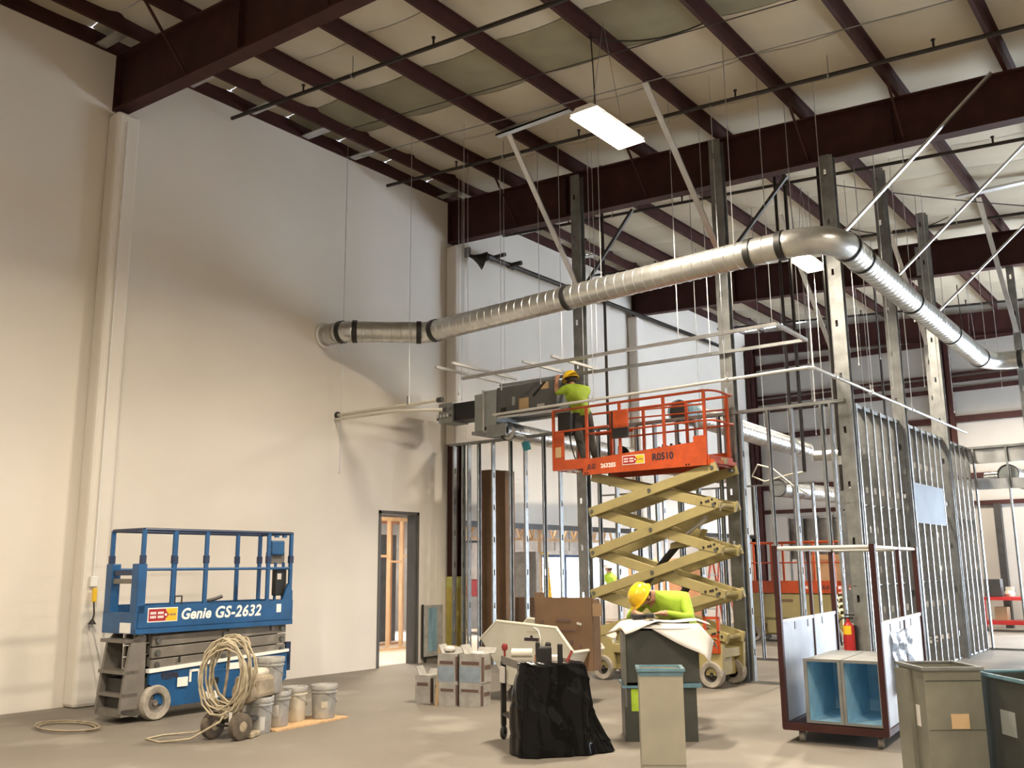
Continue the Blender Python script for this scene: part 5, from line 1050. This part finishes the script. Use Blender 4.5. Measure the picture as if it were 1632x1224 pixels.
b = MB(); b.box(0,.01,0,.03,.05,3.66); b.build('seam_strip', 'cardboard', t)
b = MB(); b.box(.55,15.3,0,1.40,15.42,2.07); tag(b.build('drywall_sheets', 'carton_white'), 'grey white board sheets standing behind the tall carton', 'board')
b = MB(); b.box(.75,15.0,0,1.55,15.26,1.18); tag(b.build('brown_carton', 'cardboard_dark'), 'brown carton in front of the grey board sheets', 'box')
def ladder(label, loc, rz, h, m_):
    t = thing('step_ladder', label, 'ladder', loc, rz)
    for sx in (-1,1):
        b = MB(); b.bar((sx*.28,-.35,0),(sx*.16,0,h),.07,.03); b.build('rail', m_, t); b = MB(); b.bar((sx*.28,.45,0),(sx*.16,.03,h-.05),.05,.025); b.build('rear_leg', m_, t)
    for k in range(1, int(h/.3)):
        s = k*.3/h; b = MB(); b.box(-.28+.12*s,-.35*(1-s)-.04,k*.3,.28-.12*s,-.35*(1-s)+.04,k*.3+.025); b.build('step', 'galv', t)
    b = MB(); b.box(-.2,-.1,h,.2,.1,h+.04); b.build('top_cap', m_, t); return t
ladder('yellow step ladder left of the bright windows', (-2.05, 20.2, 0), .5, 2.1, 'yellow')
ladder('orange step ladder behind the right end of the raised lift', (1.1, 24.0, 0), -.4, 2.0, 'orange')
t = thing('red_machine', 'red topped machine with grey base seen behind the column gap', 'machine', (-4.2, 20.3, 0), .4)
b = MB(); b.box(-.8,-.5,1.0,.8,.5,1.45); b.build('hood', 'dark_red', t, bevel=.05); b = MB(); b.box(-.75,-.45,.15,.75,.45,1.0); b.build('base', 'grey_steel', t)
for x in (-.5,.5):
    b = MB(); b.lathe([(.05,-.06),(.25,-.06),(.25,.06),(.05,.06)], (x,-.45,.25), 18, (0,1,0)); b.build('wheel', 'black_rubber', t, smooth='auto')
b = MB(); b.box(-.6,-.3,1.45,-.5,.3,2.5); b.box(.5,-.3,1.45,.6,.3,2.5); b.box(-.6,-.3,2.45,.6,.3,2.5); b.build('cage', 'black', t)
b = MB(); b.box(-3.6,27.2,0,-.9,27.25,2.0); tag(b.build('plywood_sheet', 'wood_red'), 'reddish plywood sheet standing behind the distant worker', 'board')
t = thing('wrapped_pallet', 'white wrapped pallet load beside the distant worker', 'pallet', (-2.6, 24.6, 0), .3)
b = MB(); b.box(-.6,-.5,.14,.6,.5,.75); b.build('wrapped_load', 'paper', t, bevel=.12); b = MB(); b.box(-.6,-.5,0,.6,-.3,.14); b.box(-.6,.3,0,.6,.5,.14); b.build('pallet', 'wood', t)
b = MB(); b.box(-.95,23.0,0,-.9,24.1,2.2); tag(b.build('white_board', 'white'), 'white board standing upright left of the distant worker', 'board')
# fire extinguisher on the corner studs
t = thing('fire_extinguisher', 'red fire extinguisher hanging at the foot of the corner stud', 'fire extinguisher', (8.02, 13.84, .50))
b = MB(); b.lathe([(0,0),(.075,.0),(.08,.02),(.08,.36),(.06,.42),(.025,.45),(.025,.50),(0,.50)], (0,0,0), 18); b.build('cylinder', 'red', t, smooth='auto')
b = MB(); b.box(-.03,-.02,.49,.07,.02,.52); b.box(-.03,-.02,.54,.09,.02,.56); b.build('valve_handle', 'black', t); b = MB(); b.tube(arc((0,0,.5),(-.16,-.02,.55),(-.13,-.03,.30),8)+[Vector((-.10,-.03,.12))], .013, 6); b.build('hose', 'black', t, smooth=True)
b = MB(); rows = [[(.0815*math.cos(a_), .0815*math.sin(a_), z) for a_ in [-2.4+i*.2 for i in range(9)]] for z in (.28,.40)]; b.grid(rows); b.build('label', 'yellow', t)
b = MB(); b.box(-.09,.07,.05,.09,.085,.40); b.build('bracket', 'dark_steel', t)
# inside the stud room
b = MB(); b.box(-.55,0,0,.55,.5,2.0); o = b.build('large_carton', 'cardboard_light', loc=V(4.75,22.7,0)); tag(o, 'large tan carton standing behind the second orange lift', 'box')
t = thing('junction_panel', 'grey electrical panel hung on the inner partition', 'panel', (4.9, 23.85, 2.5)); b = MB(); b.box(-.12,0,0,.12,.1,.35); b.build('case', 'ahu_light', t); b = MB(); b.box(-.03,-.01,.05,.03,0,.11); b.build('knockout', 'black', t)
# red tool cart far right
t = thing('tool_cart', 'red tool cart loaded with boxes at the far right', 'cart', (7.45, 27.95, 0), .05)
b = MB(); b.box(-.48,-.35,.80,.48,.35,.88); b.build('top_tray', 'red', t); b = MB(); b.box(-.48,-.35,.18,.48,.35,.28); b.build('bottom_tray', 'red', t)
for x in (-.46,.46):
    for y in (-.33,.33):
        b = MB(); b.box(x-.02,y-.02,.12,x+.02,y+.02,.88); b.build('leg', 'red', t); b = MB(); b.lathe([(.01,-.02),(.06,-.02),(.06,.02),(.01,.02)], (x,y,.06), 12, (1,0,0)); b.build('caster', 'black_rubber', t)
b = MB(); b.box(7.0,27.75,.885,7.40,28.1,1.34); tag(b.build('black_case', 'dark_steel', bevel=.01), 'black case standing on the red tool cart', 'case')
b = MB(); b.lathe([(0,0),(.10,.01),(.13,.08),(.1,.16),(0,.18)], (7.58,27.85,.885), 14); b.box(7.5,27.8,1.06,7.68,27.95,1.14); tag(b.build('power_tool', 'bucket_white', smooth='auto'), 'pale round power tool on the red tool cart', 'tool')
b = MB(); b.box(7.2,27.7,.285,7.5,28.1,.62); tag(b.build('brown_box', 'cardboard'), 'brown box on the lower tray of the red tool cart', 'box')
b = MB(); b.box(7.95,28.3,0,8.9,28.9,1.12); tag(b.build('tan_crate', 'cardboard_light', bevel=.01), 'tan crate behind the red tool cart', 'crate')
b = MB(); b.lathe([(0,0),(.25,.02),(.28,.3),(.2,.55),(.05,.68),(0,.7)], (8.32,27.6,0), 16); tag(b.build('black_bag', 'bag', smooth=True), 'black bag slumped beside the red tool cart', 'bag')
# cord and outlet at the first column
t = thing('power_outlet', 'outlet box on the first column with a yellow plug and black cord', 'outlet', (.305, 6.70, 1.62))
b = MB(); b.box(0,-.05,-.06,.05,.05,.08); b.build('box', 'white', t, bevel=.008); b = MB(); b.box(.05,-.03,-.26,.09,.03,-.08); b.build('plug', 'yellow', t, bevel=.01)
b = MB(); b.tube([(.07,0,-.26),(.06,.02,-.42),(.05,.0,-.52)], .010, 6); b.lathe([(.012,0),(.05,-.06),(.055,-.07),(0,-.07)], (.06,0,-.48), 10); b.build('cord', 'black', t, smooth='auto')
b = MB(); b.tube([(.02,0,.08),(.02,0,6.7)], .012, 6); b.build('riser_conduit', 'white', t)
b = MB(); b.tube([(.06,0,-.55),(.07,.10,-.9),(.08,.22,-1.3),(.1,.3,-1.58)], .007, 5); b.build('lead', 'bucket', t, smooth=True)
b = MB(); pts = [(1.75+.42*math.cos(a_)*(1+.02*a_), 5.75+.24*math.sin(a_)*(1+.02*a_), .012+.002*a_) for a_ in [i*.3 for i in range(45)]]; b.tube(pts, .010, 5); tag(b.build('floor_cable', 'dusty_machine', smooth=True), 'coiled dusty cable lying on the floor left of the blue lift', 'cable')
